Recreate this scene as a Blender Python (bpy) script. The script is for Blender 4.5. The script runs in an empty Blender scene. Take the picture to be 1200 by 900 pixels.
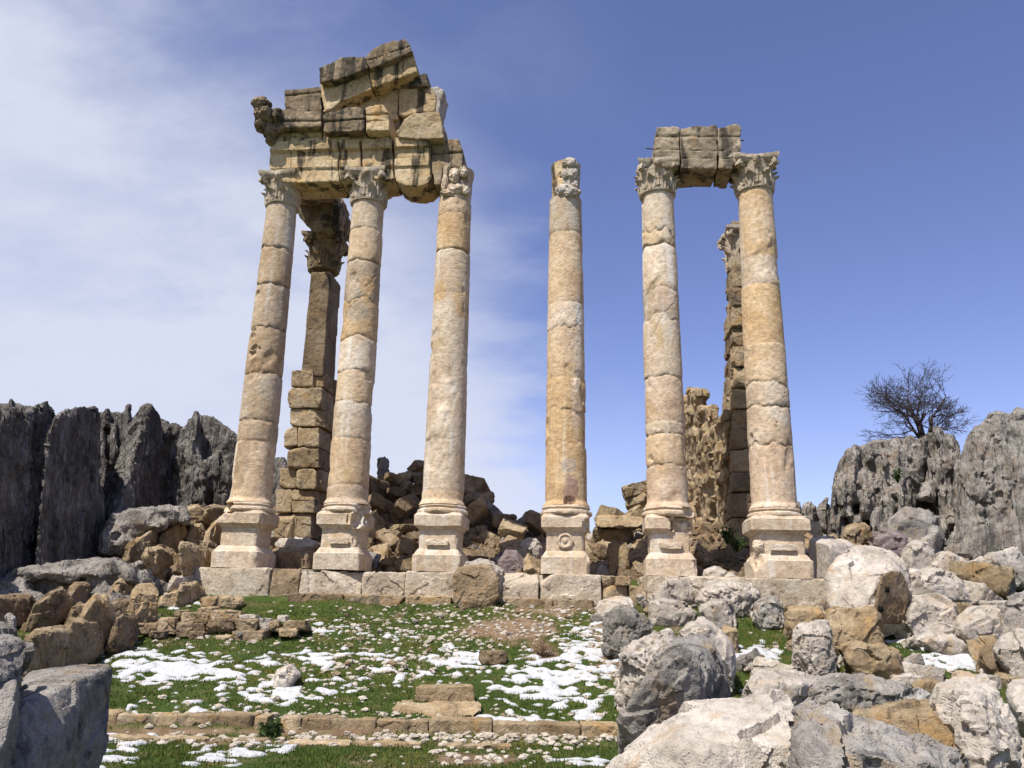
import bpy, bmesh, math, random
import numpy as np
from mathutils import Vector, Matrix

# ------------------------------------------------------------------ camera, sky, sun, exposure
SC = bpy.context.scene
COL = SC.collection
EYE = 1.6
PITCH, ROLL = math.radians(15.6), math.radians(1.37)
FOC = 936.0 / 1200.0
cam_d = bpy.data.cameras.new('camera'); cam = bpy.data.objects.new('camera', cam_d); COL.objects.link(cam)
cam_d.sensor_width = 36; cam_d.lens = 36 * FOC; cam_d.clip_end = 5000; cam_d.clip_start = 0.05
FWD = np.array([0, math.cos(PITCH), math.sin(PITCH)]); UP0 = np.array([0, -math.sin(PITCH), math.cos(PITCH)]); RT0 = np.array([1.0, 0, 0])
UPV = UP0 * math.cos(ROLL) - RT0 * math.sin(ROLL); RTV = RT0 * math.cos(ROLL) + UP0 * math.sin(ROLL)
m = Matrix(((RTV[0], UPV[0], -FWD[0], 0), (RTV[1], UPV[1], -FWD[1], 0), (RTV[2], UPV[2], -FWD[2], EYE), (0, 0, 0, 1)))
cam.matrix_world = m
SC.camera = cam
SC.view_settings.view_transform = 'Standard'; SC.view_settings.look = 'None'
SC.view_settings.exposure = 0.42; SC.view_settings.gamma = 1.0
SUN_AZ, SUN_EL = math.radians(36), math.radians(58)      # azimuth: degrees to the left of straight behind the camera
SUN_DIR = Vector((-math.sin(SUN_AZ) * math.cos(SUN_EL), -math.cos(SUN_AZ) * math.cos(SUN_EL), math.sin(SUN_EL)))
sl = bpy.data.lights.new('sun', 'SUN'); sl.energy = 5.0; sl.angle = math.radians(0.5); sl.color = (1.0, 0.955, 0.88)
so = bpy.data.objects.new('sun', sl); COL.objects.link(so)
so.rotation_euler = SUN_DIR.to_track_quat('Z', 'Y').to_euler()

W = bpy.data.worlds.new('World'); SC.world = W; W.use_nodes = True
def build_world():
    nt = W.node_tree; N = nt.nodes; L = nt.links; N.clear()
    out = N.new('ShaderNodeOutputWorld'); bg = N.new('ShaderNodeBackground'); L.new(bg.outputs[0], out.inputs[0])
    bg.inputs['Strength'].default_value = 0.072
    sky = N.new('ShaderNodeTexSky'); sky.sky_type = 'NISHITA'; sky.sun_disc = False
    sky.sun_elevation = SUN_EL
    sky.sun_rotation = math.atan2(SUN_DIR.x, SUN_DIR.y)
    sky.altitude = 1500; sky.air_density = 1.0; sky.dust_density = 0.6; sky.ozone_density = 2.2
    tint = N.new('ShaderNodeMix'); tint.data_type = 'RGBA'; tint.blend_type = 'MULTIPLY'; tint.inputs[0].default_value = 1
    L.new(sky.outputs[0], tint.inputs[6]); tint.inputs[7].default_value = (1.78, 1.53, 1.84, 1)
    tc = N.new('ShaderNodeTexCoord'); sep = N.new('ShaderNodeSeparateXYZ'); L.new(tc.outputs['Generated'], sep.inputs[0])
    def mth(op, a, b=None, c=None, clamp=False):
        n = N.new('ShaderNodeMath'); n.operation = op; n.use_clamp = clamp
        for i, v in enumerate((a, b, c)):
            if v is None: continue
            if isinstance(v, (int, float)): n.inputs[i].default_value = v
            else: L.new(v, n.inputs[i])
        return n.outputs[0]
    x, y, z = sep.outputs
    den = mth('ADD', mth('MAXIMUM', z, 0.0), 0.22)
    cmb = N.new('ShaderNodeCombineXYZ'); L.new(mth('DIVIDE', x, den), cmb.inputs[0]); L.new(mth('DIVIDE', y, den), cmb.inputs[1])
    mp = N.new('ShaderNodeMapping'); L.new(cmb.outputs[0], mp.inputs[0]); mp.inputs['Rotation'].default_value = (0, 0, math.radians(32)); mp.inputs['Scale'].default_value = (0.9, 1.35, 1)
    mp.inputs['Location'].default_value = (3.4, 1.3, 0)
    n1 = N.new('ShaderNodeTexNoise'); n1.inputs['Scale'].default_value = 0.75; n1.inputs['Detail'].default_value = 7; n1.inputs['Roughness'].default_value = 0.52; n1.inputs['Distortion'].default_value = 0.5
    L.new(mp.outputs[0], n1.inputs['Vector'])
    n2 = N.new('ShaderNodeTexNoise'); n2.inputs['Scale'].default_value = 2.6; n2.inputs['Detail'].default_value = 8; n2.inputs['Roughness'].default_value = 0.6
    L.new(mp.outputs[0], n2.inputs['Vector'])
    # a bank of thin cloud low on the left, its edge rising towards the middle; wisps above
    def step(v, a, b):
        n = N.new('ShaderNodeMapRange'); n.interpolation_type = 'SMOOTHSTEP'; L.new(v, n.inputs[0]); n.inputs[1].default_value = a; n.inputs[2].default_value = b; return n.outputs[0]
    wob = mth('MULTIPLY_ADD', n1.outputs[0], 0.55, -0.27)
    ax = mth('DIVIDE', x, mth('MAXIMUM', y, 0.2))
    right = step(mth('ADD', mth('MULTIPLY_ADD', z, 0.22, ax), mth('ADD', mth('MULTIPLY', wob, 0.7), mth('MULTIPLY_ADD', n2.outputs[0], 0.5, -0.25))), 0.21, -0.05)
    high = step(mth('ADD', mth('ADD', z, mth('MULTIPLY', ax, 0.30)), wob), 0.74, 0.20)
    body = mth('MULTIPLY', right, high)
    wisp = mth('MULTIPLY', step(mth('ADD', n1.outputs[0], mth('MULTIPLY_ADD', n2.outputs[0], 0.5, -0.25)), 0.46, 0.80), step(ax, 0.35, -0.35))
    dns = mth('ADD', mth('MULTIPLY', body, mth('MULTIPLY_ADD', n2.outputs[0], 0.9, 0.42)), mth('MULTIPLY', wisp, 0.55))
    dns = mth('ADD', dns, mth('MULTIPLY', step(z, 0.42, 0.02), 0.34))
    sm = N.new('ShaderNodeMapRange'); sm.interpolation_type = 'SMOOTHSTEP'; L.new(dns, sm.inputs[0])
    sm.inputs[1].default_value = 0.0; sm.inputs[2].default_value = 1.15; sm.inputs[3].default_value = 0.0; sm.inputs[4].default_value = 0.92
    cl = N.new('ShaderNodeMix'); cl.data_type = 'RGBA'; L.new(sm.outputs[0], cl.inputs[0]); L.new(tint.outputs[2], cl.inputs[6])
    cl.inputs[7].default_value = (7.6, 8.0, 9.4, 1)
    L.new(cl.outputs[2], bg.inputs['Color'])
build_world()

# ------------------------------------------------------------------ numbers and noise
R = random.Random(7)
NR = np.random.default_rng(11)
def ray(px, py):
    px = np.asarray(px, float); py = np.asarray(py, float)
    return FWD + RTV * ((px - 600) / 936.0)[..., None] - UPV * ((py - 450) / 936.0)[..., None]
def P(px, py, d):
    r = ray(px, py); r = r / r[..., 1:2]
    return r * np.asarray(d, float)[..., None] + np.array([0, 0, EYE])
def proj(X):
    v = np.asarray(X, float) - np.array([0, 0, EYE]); f = np.maximum(v @ FWD, 1e-3)
    return 600 + 936 * (v @ RTV) / f, 450 - 936 * (v @ UPV) / f
_perm = np.random.default_rng(3).permutation(256); _perm = np.concatenate([_perm, _perm, _perm])
_gr = np.random.default_rng(5).normal(size=(256, 3)); _gr /= np.linalg.norm(_gr, axis=1)[:, None]
def perlin(p):
    p = np.asarray(p, float); i = np.floor(p).astype(int); f = p - i; i &= 255
    u = f * f * f * (f * (f * 6 - 15) + 10)
    r = 0
    for dx in (0, 1):
        wx = u[:, 0] if dx else 1 - u[:, 0]
        for dy in (0, 1):
            wy = u[:, 1] if dy else 1 - u[:, 1]
            for dz in (0, 1):
                wz = u[:, 2] if dz else 1 - u[:, 2]
                h = _perm[_perm[_perm[(i[:, 0] + dx) & 255] + ((i[:, 1] + dy) & 255)] + ((i[:, 2] + dz) & 255)]
                g = _gr[h]
                r = r + wx * wy * wz * (g[:, 0] * (f[:, 0] - dx) + g[:, 1] * (f[:, 1] - dy) + g[:, 2] * (f[:, 2] - dz))
    return r * 1.6
def fbm(p, o=4, g=0.5):
    p = np.asarray(p, float); a = 1; s = 0; t = 0
    for k in range(o):
        s = s + a * perlin(p * 2.03 ** k + 17.3 * k); t += a; a *= g
    return s / t
def ridge(p, o=3, g=0.5):
    p = np.asarray(p, float); a = 1; s = 0; t = 0
    for k in range(o):
        s = s + a * (1 - 2 * np.abs(perlin(p * 2.03 ** k + 9.1 * k))); t += a; a *= g
    return s / t
def cells(p):
    """distance to the border between the two nearest feature points (cracks) and an id per cell"""
    p = np.asarray(p, float); b = np.floor(p).astype(int)
    d1 = np.full(len(p), 9.0); d2 = d1.copy(); idv = np.zeros(len(p))
    for dx in (-1, 0, 1):
        for dy in (-1, 0, 1):
            for dz in (-1, 0, 1):
                q = b + (dx, dy, dz); h = _perm[_perm[_perm[q[:, 0] & 255] + (q[:, 1] & 255)] + (q[:, 2] & 255)]
                c = q + 0.5 + _gr[h] * 0.42
                d = np.linalg.norm(p - c, axis=1)
                n = d < d1
                d2 = np.where(n, d1, np.minimum(d2, d)); idv = np.where(n, h / 255.0, idv); d1 = np.where(n, d, d1)
    return d2 - d1, idv
def tilt(p):
    """broken facets: in every cell a plane of its own slope"""
    p = np.asarray(p, float); b = np.floor(p).astype(int); d1 = np.full(len(p), 9.0); out = np.zeros(len(p))
    for dx in (-1, 0, 1):
        for dy in (-1, 0, 1):
            for dz in (-1, 0, 1):
                q = b + (dx, dy, dz); h = _perm[_perm[_perm[q[:, 0] & 255] + (q[:, 1] & 255)] + (q[:, 2] & 255)]
                v = p - (q + 0.5 + _gr[h] * 0.42); d = np.linalg.norm(v, axis=1); n = d < d1
                out = np.where(n, (v * _gr[(h + 77) & 255]).sum(1) + 0.35 * (h / 255.0 - .5), out); d1 = np.where(n, d, d1)
    return out
def sstep(a, b, x):
    t = np.clip((np.asarray(x, float) - a) / (b - a), 0, 1); return t * t * (3 - 2 * t)

# ------------------------------------------------------------------ objects, labels
def link(o, parent=None):
    COL.objects.link(o)
    if parent is not None: o.parent = parent
    return o
def mesh_of(name, V, F, mat, smooth=True, sharp=None, attr=None):
    me = bpy.data.meshes.new(name)
    V = np.asarray(V, np.float32)
    if isinstance(F, np.ndarray):
        n, k = F.shape
        me.vertices.add(len(V)); me.vertices.foreach_set('co', V.ravel())
        me.loops.add(n * k); me.loops.foreach_set('vertex_index', F.astype(np.int32).ravel())
        me.polygons.add(n); me.polygons.foreach_set('loop_start', np.arange(0, n * k, k, dtype=np.int32)); me.polygons.foreach_set('loop_total', np.full(n, k, np.int32))
        me.update(calc_edges=True)
    else:
        me.from_pydata([tuple(map(float, v)) for v in V], [], F)
    me.polygons.foreach_set('use_smooth', np.full(len(me.polygons), bool(smooth)))
    if attr:
        for an, val in attr.items():
            val = np.asarray(val, np.float32)
            if val.ndim == 1:
                a = me.attributes.new(an, 'FLOAT', 'POINT'); a.data.foreach_set('value', val)
            else:
                a = me.attributes.new(an, 'FLOAT_COLOR', 'POINT'); c = np.ones((len(val), 4), np.float32); c[:, :3] = val; a.data.foreach_set('color', c.ravel())
    if mat: me.materials.append(mat)
    me.update()
    if sharp: me.set_sharp_from_angle(angle=math.radians(sharp))
    return me
def obj(name, me, parent=None, loc=(0, 0, 0)):
    o = bpy.data.objects.new(name, me); o.location = [float(a) for a in loc]
    return link(o, parent)
def thing(o, label, cat, group=None):
    o['label'] = label; o['category'] = cat; o['kind'] = 'thing'
    if group: o['group'] = group
    return o
def empty(name, loc, label, cat, group=None):
    o = bpy.data.objects.new(name, None); o.empty_display_size = 0.2; o.location = [float(a) for a in loc]; link(o)
    return thing(o, label, cat, group)

# ------------------------------------------------------------------ materials
def new_mat(name):
    mt = bpy.data.materials.new(name); mt.use_nodes = True; nt = mt.node_tree; nt.nodes.clear()
    o = nt.nodes.new('ShaderNodeOutputMaterial'); b = nt.nodes.new('ShaderNodeBsdfPrincipled'); nt.links.new(b.outputs[0], o.inputs[0])
    b.inputs['Roughness'].default_value = 0.92; b.inputs['Specular IOR Level'].default_value = 0.18
    return mt, nt, b
class G:
    def __init__(s, nt): s.nt = nt; s.N = nt.nodes; s.L = nt.links
    def put(s, sock, v):
        if isinstance(v, (int, float)): sock.default_value = v
        elif isinstance(v, tuple): sock.default_value = v if len(v) != 3 or sock.type == 'VECTOR' else (*v, 1)
        else: s.L.new(v, sock)
    def math(s, op, a, b=None, clamp=False):
        n = s.N.new('ShaderNodeMath'); n.operation = op; n.use_clamp = clamp; s.put(n.inputs[0], a)
        if b is not None: s.put(n.inputs[1], b)
        return n.outputs[0]
    def mix(s, f, a, b, mode='MIX'):
        n = s.N.new('ShaderNodeMix'); n.data_type = 'RGBA'; n.blend_type = mode
        s.put(n.inputs[0], f); s.put(n.inputs[6], a); s.put(n.inputs[7], b); return n.outputs[2]
    def noise(s, v, sc, det=6, ro=0.55, dist=0.0):
        n = s.N.new('ShaderNodeTexNoise'); s.L.new(v, n.inputs['Vector']); n.inputs['Scale'].default_value = sc; n.inputs['Detail'].default_value = det
        n.inputs['Roughness'].default_value = ro; n.inputs['Distortion'].default_value = dist; return n.outputs[0]
    def vor(s, v, sc, feat='F1'):
        n = s.N.new('ShaderNodeTexVoronoi'); n.feature = feat; s.L.new(v, n.inputs['Vector']); n.inputs['Scale'].default_value = sc; return n.outputs['Distance']
    def map(s, v, sc):
        n = s.N.new('ShaderNodeMapping'); s.L.new(v, n.inputs[0]); n.inputs['Scale'].default_value = sc; return n.outputs[0]
    def rng(s, v, a, b, c=0.0, d=1.0, smooth=True):
        n = s.N.new('ShaderNodeMapRange'); n.interpolation_type = 'SMOOTHSTEP' if smooth else 'LINEAR'; s.L.new(v, n.inputs[0])
        for i, q in enumerate((a, b, c, d)): n.inputs[i + 1].default_value = q
        return n.outputs[0]
    def ramp(s, v, stops):
        n = s.N.new('ShaderNodeValToRGB'); s.L.new(v, n.inputs[0]); e = n.color_ramp.elements
        while len(e) < len(stops): e.new(0.5)
        for k, (p, c) in zip(e, stops): k.position = p; k.color = (*c, 1)
        return n.outputs[0]
    def bump(s, h, st, dist, nrm=None):
        n = s.N.new('ShaderNodeBump'); s.L.new(h, n.inputs['Height']); n.inputs['Strength'].default_value = st; n.inputs['Distance'].default_value = dist
        if nrm is not None: s.L.new(nrm, n.inputs['Normal'])
        return n.outputs[0]
def stone(name, c, sc=1.0, lichen_or_shade=None, lich=(0.56, 0.66), streak=None, streaks=(0.52, 0.66), rust=None, tint=False, rnd=0.18, bump=0.6, pits=0.5, fine=1.0, vfl=0.0):
    mt, nt, b = new_mat(name); g = G(nt)
    tc = g.N.new('ShaderNodeTexCoord'); oi = g.N.new('ShaderNodeObjectInfo')
    va = g.N.new('ShaderNodeVectorMath'); va.operation = 'MULTIPLY_ADD'; g.L.new(oi.outputs['Random'], va.inputs[0]); va.inputs[1].default_value = (37, 53, 71); g.L.new(tc.outputs['Object'], va.inputs[2])
    v = va.outputs[0]
    n1 = g.noise(v, 1.5 * sc, 8, 0.6, 0.6)
    col = g.ramp(n1, [(0.30, c[0]), (0.48, c[1]), (0.68, c[2])])
    n2 = g.noise(v, 14 * sc, 6, 0.65)
    col = g.mix(1.0, col, g.ramp(n2, [(0.3, (0.68, 0.67, 0.66)), (0.5, (1, 1, 1)), (0.72, (1.22, 1.2, 1.17))]), 'MULTIPLY')
    n4 = g.noise(v, 70 * sc, 3, 0.6)
    col = g.mix(0.8, col, g.ramp(n4, [(0.3, (0.78, 0.77, 0.76)), (0.55, (1, 1, 1)), (0.7, (1.1, 1.1, 1.1))]), 'MULTIPLY')
    if rust:
        col = g.mix(g.math('MULTIPLY', g.rng(g.noise(v, 2.3 * sc, 6, 0.6, 0.8), 0.54, 0.68), 0.75), col, rust)
    if lichen_or_shade:
        m1 = g.rng(g.noise(v, 2.6 * sc, 9, 0.72, 0.3), *lich)
        col = g.mix(g.math('MULTIPLY', m1, 0.85), col, lichen_or_shade)
    if streak:
        sv = g.map(v, (3.4, 3.4, 0.34))
        m2 = g.math('MULTIPLY', g.rng(g.noise(sv, 1.0, 7, 0.6, 0.3), *streaks), g.rng(g.noise(v, 9, 5, 0.6), 0.25, 0.55, 0.55, 1.0))
        col = g.mix(g.math('MULTIPLY', m2, 0.9), col, streak)
    if tint:
        at = g.N.new('ShaderNodeAttribute'); at.attribute_name = 'tint'
        col = g.mix(1.0, col, at.outputs['Color'], 'MULTIPLY')
    br = g.rng(oi.outputs['Random'], 0, 1, 1 - rnd, 1 + rnd, False)
    col = g.mix(1.0, col, g.nt_comb(br) if False else br, 'MULTIPLY')
    g.L.new(col, b.inputs['Base Color'])
    h = g.math('ADD', g.math('MULTIPLY', g.noise(v, 11 * sc, 9, 0.68), 1.0), g.math('MULTIPLY', g.rng(g.vor(v, 34 * sc), 0.0, 0.35, 0, 1), pits * 0.35))
    h = g.math('ADD', h, g.math('MULTIPLY', n4, 0.35 * fine))
    nr = g.bump(h, bump, 0.035)
    if vfl:
        vv = g.map(v, (5.5, 5.5, 0.42)); rd = g.math('ABSOLUTE', g.math('SUBTRACT', g.noise(vv, 1.0, 4, 0.55, 0.4), 0.5)); nr = g.bump(g.rng(rd, 0.0, 0.12), vfl, 0.09, nr)
    g.L.new(nr, b.inputs['Normal'])
    return mt
M = {}
M['marble'] = stone('cream_limestone', [(0.42, 0.315, 0.215), (0.56, 0.44, 0.32), (0.62, 0.525, 0.415)], 1.0, lichen_or_shade=(0.33, 0.25, 0.165), lich=(0.58, 0.7), streak=(0.62, 0.56, 0.48), streaks=(0.54, 0.66), rust=(0.47, 0.345, 0.20), tint=True, rnd=0.04, bump=0.75)
M['entab'] = stone('stained_limestone', [(0.34, 0.24, 0.13), (0.50, 0.375, 0.22), (0.56, 0.45, 0.30)], 1.0, lichen_or_shade=(0.085, 0.07, 0.052), lich=(0.58, 0.66), streak=(0.030, 0.026, 0.020), streaks=(0.52, 0.59), rust=(0.42, 0.25, 0.10), rnd=0.10, bump=0.7)
M['capital'] = stone('weathered_shaded_capital', [(0.29, 0.235, 0.17), (0.48, 0.395, 0.295), (0.58, 0.505, 0.41)], 2.0, lichen_or_shade=(0.13, 0.105, 0.08), lich=(0.54, 0.66), tint=True, rnd=0.05, bump=0.8)  # weathered stone; dark blotches also stand in for shade in the leaf crevices
M['lintel'] = stone('stained_lintel', [(0.17, 0.135, 0.095), (0.31, 0.25, 0.175), (0.45, 0.385, 0.295)], 1.0, lichen_or_shade=(0.075, 0.062, 0.048), lich=(0.53, 0.63), streak=(0.04, 0.034, 0.028), streaks=(0.51, 0.61), rust=(0.36, 0.23, 0.11), rnd=0.08, bump=0.8)
M['entab_grey'] = stone('weathered_limestone', [(0.105, 0.08, 0.053), (0.22, 0.168, 0.108), (0.37, 0.29, 0.20)], 1.0, lichen_or_shade=(0.05, 0.045, 0.038), lich=(0.53, 0.62), streak=(0.03, 0.027, 0.023), streaks=(0.52, 0.62), rust=(0.33, 0.22, 0.11), rnd=0.10, bump=0.8)
M['pale'] = stone('pale_limestone', [(0.29, 0.245, 0.205), (0.43, 0.38, 0.325), (0.53, 0.48, 0.425)], 1.3, lichen_or_shade=(0.19, 0.172, 0.155), lich=(0.55, 0.70), rust=(0.38, 0.27, 0.16), rnd=0.12, bump=0.8)
M['grey'] = stone('grey_limestone', [(0.145, 0.13, 0.112), (0.275, 0.25, 0.222), (0.42, 0.39, 0.352)], 1.4, lichen_or_shade=(0.085, 0.08, 0.077), lich=(0.53, 0.64), rust=(0.33, 0.24, 0.15), rnd=0.12, bump=1.0, pits=0.8)
M['ochre'] = stone('ochre_sandstone', [(0.19, 0.128, 0.068), (0.32, 0.238, 0.142), (0.43, 0.345, 0.235)], 1.3, lichen_or_shade=(0.12, 0.1, 0.075), lich=(0.52, 0.64), rust=(0.37, 0.225, 0.09), rnd=0.2, bump=0.8)
M['brown'] = stone('brown_sandstone', [(0.13, 0.092, 0.055), (0.23, 0.165, 0.10), (0.32, 0.25, 0.17)], 1.3, lichen_or_shade=(0.07, 0.06, 0.048), lich=(0.54, 0.66), rust=(0.30, 0.18, 0.08), rnd=0.2, bump=0.8)
M['white'] = stone('whitish_stone', [(0.38, 0.32, 0.245), (0.52, 0.455, 0.37), (0.60, 0.545, 0.47)], 1.6, lichen_or_shade=(0.25, 0.22, 0.19), lich=(0.6, 0.7), rnd=0.15, bump=0.7)
M['purple'] = stone('purple_stone_and_shadow', [(0.13, 0.10, 0.10), (0.19, 0.15, 0.148), (0.24, 0.2, 0.19)], 1.3, rnd=0.05, bump=0.6)
M['dark'] = stone('dark_crag', [(0.072, 0.063, 0.054), (0.140, 0.126, 0.110), (0.27, 0.248, 0.222)], 0.7, lichen_or_shade=(0.04, 0.036, 0.033), lich=(0.52, 0.64), streak=(0.24, 0.225, 0.21), streaks=(0.54, 0.70), rnd=0.06, bump=1.0, vfl=0.9)
M['crag'] = stone('grey_crag', [(0.14, 0.125, 0.108), (0.255, 0.23, 0.202), (0.38, 0.35, 0.315)], 0.8, lichen_or_shade=(0.075, 0.068, 0.06), lich=(0.54, 0.64), streak=(0.11, 0.1, 0.09), streaks=(0.55, 0.68), rust=(0.24, 0.18, 0.13), rnd=0.06, bump=1.0, vfl=0.6)

def ground_mat():
    mt, nt, b = new_mat('turf_and_soil'); g = G(nt)
    tc = g.N.new('ShaderNodeTexCoord'); v = tc.outputs['Object']
    at = g.N.new('ShaderNodeAttribute'); at.attribute_name = 'soil'
    soil = g.ramp(g.noise(v, 5, 8, 0.65), [(0.3, (0.12, 0.075, 0.042)), (0.5, (0.20, 0.135, 0.08)), (0.7, (0.30, 0.22, 0.145))])
    turf = g.ramp(g.noise(v, 3.5, 8, 0.65), [(0.3, (0.030, 0.055, 0.009)), (0.52, (0.055, 0.085, 0.014)), (0.70, (0.14, 0.11, 0.05))])
    turf = g.mix(1.0, turf, g.ramp(g.noise(v, 60, 4, 0.7), [(0.3, (0.5, 0.5, 0.5)), (0.6, (1.2, 1.2, 1.2))]), 'MULTIPLY')
    col = g.mix(at.outputs['Fac'], turf, soil)
    g.L.new(col, b.inputs['Base Color'])
    g.L.new(g.bump(g.noise(v, 30, 8, 0.7), 0.8, 0.05), b.inputs['Normal'])
    return mt
M['ground'] = ground_mat()
def grass_mat():
    mt, nt, b = new_mat('short_grass'); g = G(nt)
    at = g.N.new('ShaderNodeAttribute'); at.attribute_name = 'tint'
    g.L.new(at.outputs['Color'], b.inputs['Base Color']); b.inputs['Roughness'].default_value = 0.65
    tr = g.N.new('ShaderNodeBsdfTranslucent'); g.L.new(at.outputs['Color'], tr.inputs[0])
    mx = g.N.new('ShaderNodeMixShader'); mx.inputs[0].default_value = 0.3
    out = [n for n in g.N if n.type == 'OUTPUT_MATERIAL'][0]
    g.L.new(b.outputs[0], mx.inputs[1]); g.L.new(tr.outputs[0], mx.inputs[2]); g.L.new(mx.outputs[0], out.inputs[0])
    return mt
M['grass'] = grass_mat()
def snow_mat():
    mt, nt, b = new_mat('old_snow'); g = G(nt)
    at = g.N.new('ShaderNodeAttribute'); at.attribute_name = 'rim'
    tc = g.N.new('ShaderNodeTexCoord'); v = tc.outputs['Object']
    sc_ = g.ramp(g.noise(v, 7, 8, 0.72), [(0.28, (0.36, 0.34, 0.32)), (0.44, (0.54, 0.54, 0.55)), (0.8, (0.64, 0.645, 0.66))])
    sc_ = g.mix(g.rng(g.noise(v, 55, 3, 0.6), 0.64, 0.72, 0, 0.6), sc_, (0.16, 0.12, 0.08))
    g.L.new(g.mix(g.math('MULTIPLY', at.outputs['Fac'], 0.6), sc_, (0.30, 0.30, 0.29)), b.inputs['Base Color'])
    b.inputs['Roughness'].default_value = 0.6
    g.L.new(g.bump(g.noise(v, 16, 6, 0.65), 0.9, 0.06), b.inputs['Normal'])
    return mt
M['snow'] = snow_mat()
def plain(name, c, rough=0.85):
    mt, nt, b = new_mat(name); g = G(nt); tc = g.N.new('ShaderNodeTexCoord')
    g.L.new(g.ramp(g.noise(tc.outputs['Object'], 9, 5, 0.6), [(0.3, tuple(x * 0.7 for x in c)), (0.7, tuple(x * 1.25 for x in c))]), b.inputs['Base Color'])
    b.inputs['Roughness'].default_value = rough; return mt
M['bark'] = plain('bare_bark', (0.055, 0.045, 0.042))
M['weed'] = plain('weed_leaf', (0.035, 0.06, 0.014), 0.6)
M['dry'] = plain('dry_stems', (0.22, 0.14, 0.085))
M['hole_shade'] = plain('socket_shade', (0.008, 0.007, 0.006), 1.0)  # near-black colour standing in for the shade inside the square sockets
M['iron'] = plain('rusty_iron', (0.06, 0.04, 0.03), 0.7)

# ------------------------------------------------------------------ ground
AX = -0.111                                                # the temple front runs Y = 13.9 + AX * x
def front(x): return 13.9 + AX * np.asarray(x, float)
_skx = np.array([-60, -14, -10, -8, -6.2, -4.6, -3.0, -2.1, -1.2, -0.4, 0.1, 0.9, 2.0, 2.9, 4.2, 6, 8, 10, 14, 60])
_skz = np.array([2.4, 2.6, 2.6, 3.0, 3.5, 3.9, 4.1, 3.95, 3.75, 3.4, 3.1, 3.05, 3.05, 3.2, 3.4, 3.3, 2.7, 2.5, 2.5, 2.4])
def gz(x, y, rough=True):
    x = np.asarray(x, float); y = np.asarray(y, float); shp = np.broadcast(x, y).shape
    x = np.broadcast_to(x, shp).ravel(); y = np.broadcast_to(y, shp).ravel()
    yy = y - AX * np.clip(x, -9, 9) * sstep(7.9, 11, y)         # distance measured along the temple's normal, near it
    low = np.interp(yy, [-60, 3, 7.9, 8.08, 13.4, 14.3, 15.0], [0.0, 0.28, 0.40, 0.53, 1.67, 2.06, 2.14])
    low2 = np.interp(yy, [-60, 3, 6.5, 8.0, 13.4, 14.3, 15.0], [0.0, 0.25, 0.40, 0.60, 1.67, 2.06, 2.14])
    t = sstep(1.15, 1.6, x); z = low * (1 - t) + low2 * t
    sky = np.interp(x, _skx, _skz)
    z = z + sstep(14.7, 19.0, yy) * (sky - 2.14)
    z = z - sstep(20.3, 34, yy) * 5.5 - sstep(34, 300, yy) * 6
    if rough:
        q = np.stack([x, y, 0 * x], 1)
        far = np.clip((np.abs(x) + y) / 60, 1, 8)
        fl = sstep(7.8, 8.1, yy) + 0.4
        z = z + fbm(q * 0.9, 4) * 0.07 * fl * far + fbm(q * 4, 2) * 0.022 * fl
    return z.reshape(shp)
def hit(px, py):
    """where the line of sight through a pixel of the photograph meets the ground"""
    r = ray(px, py); r = r / r[1]
    ds = np.arange(3.2, 24, 0.02); pts = r[None] * ds[:, None]; zz = pts[:, 2] + EYE
    k = np.nonzero(zz < gz(pts[:, 0], pts[:, 1]))[0]
    i = k[0] if len(k) else len(ds) - 1
    return np.array([pts[i, 0], pts[i, 1], zz[i]])
def blobs(px, py, L):
    s = np.zeros(len(px))
    for cx, cy, rx, ry, a in L: s = np.maximum(s, a * np.exp(-(((px - cx) / rx) ** 2 + ((py - cy) / ry) ** 2)))
    return s
SOIL = [(520, 732, 150, 34, 0.34), (300, 765, 150, 40, 0.22), (430, 890, 300, 16, 0.28), (180, 730, 120, 30, 0.3), (960, 780, 160, 40, 0.25), (600, 738, 60, 16, 1.1), (635, 765, 28, 12, 0.8), (420, 735, 40, 10, 0.5), (560, 890, 60, 12, 0.8), (330, 857, 500, 8, 0.7), (400, 870, 330, 5, 0.6), (720, 745, 30, 60, 0.9), (500, 770, 70, 8, 0.4),
        (650, 715, 60, 10, 0.8), (60, 700, 120, 40, 0.5), (220, 745, 90, 14, 0.4), (450, 690, 60, 6, 0.4), (800, 760, 60, 60, 0.5), (1080, 720, 120, 20, 0.4)]
SNOW = [(200, 785, 95, 20, 1.05), (155, 768, 50, 10, 1.0), (250, 790, 70, 12, 0.85), (300, 775, 60, 8, 0.66), (320, 812, 70, 16, 0.95), (370, 770, 45, 10, 0.9), (400, 800, 60, 14, 0.6), (250, 830, 90, 14, 0.56),
        (375, 775, 25, 10, 0.95), (650, 800, 70, 36, 1.0), (690, 770, 45, 40, 0.92), (540, 775, 60, 16, 0.86), (610, 840, 60, 12, 0.9), (700, 830, 40, 18, 0.85), (480, 790, 80, 18, 0.52), (90, 885, 70, 16, 1.1), (140, 868, 60, 10, 0.8),
        (260, 888, 50, 9, 0.85), (300, 880, 60, 10, 0.66), (55, 725, 40, 8, 1.1), (30, 718, 30, 6, 0.9), (205, 708, 30, 6, 0.8), (380, 735, 35, 8, 0.7), (300, 735, 30, 8, 0.4), (885, 770, 40, 14, 1.05), (940, 795, 40, 10, 0.7),
        (1080, 750, 40, 14, 1.0), (1120, 775, 60, 14, 1.05), (1060, 790, 40, 12, 0.7), (1175, 790, 50, 8, 1.1), (1010, 785, 40, 8, 0.55), (960, 745, 30, 8, 0.6), (690, 893, 50, 6, 0.75), (450, 770, 60, 10, 0.5), (540, 760, 40, 6, 0.5), (440, 745, 50, 10, 0.5)]
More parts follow.
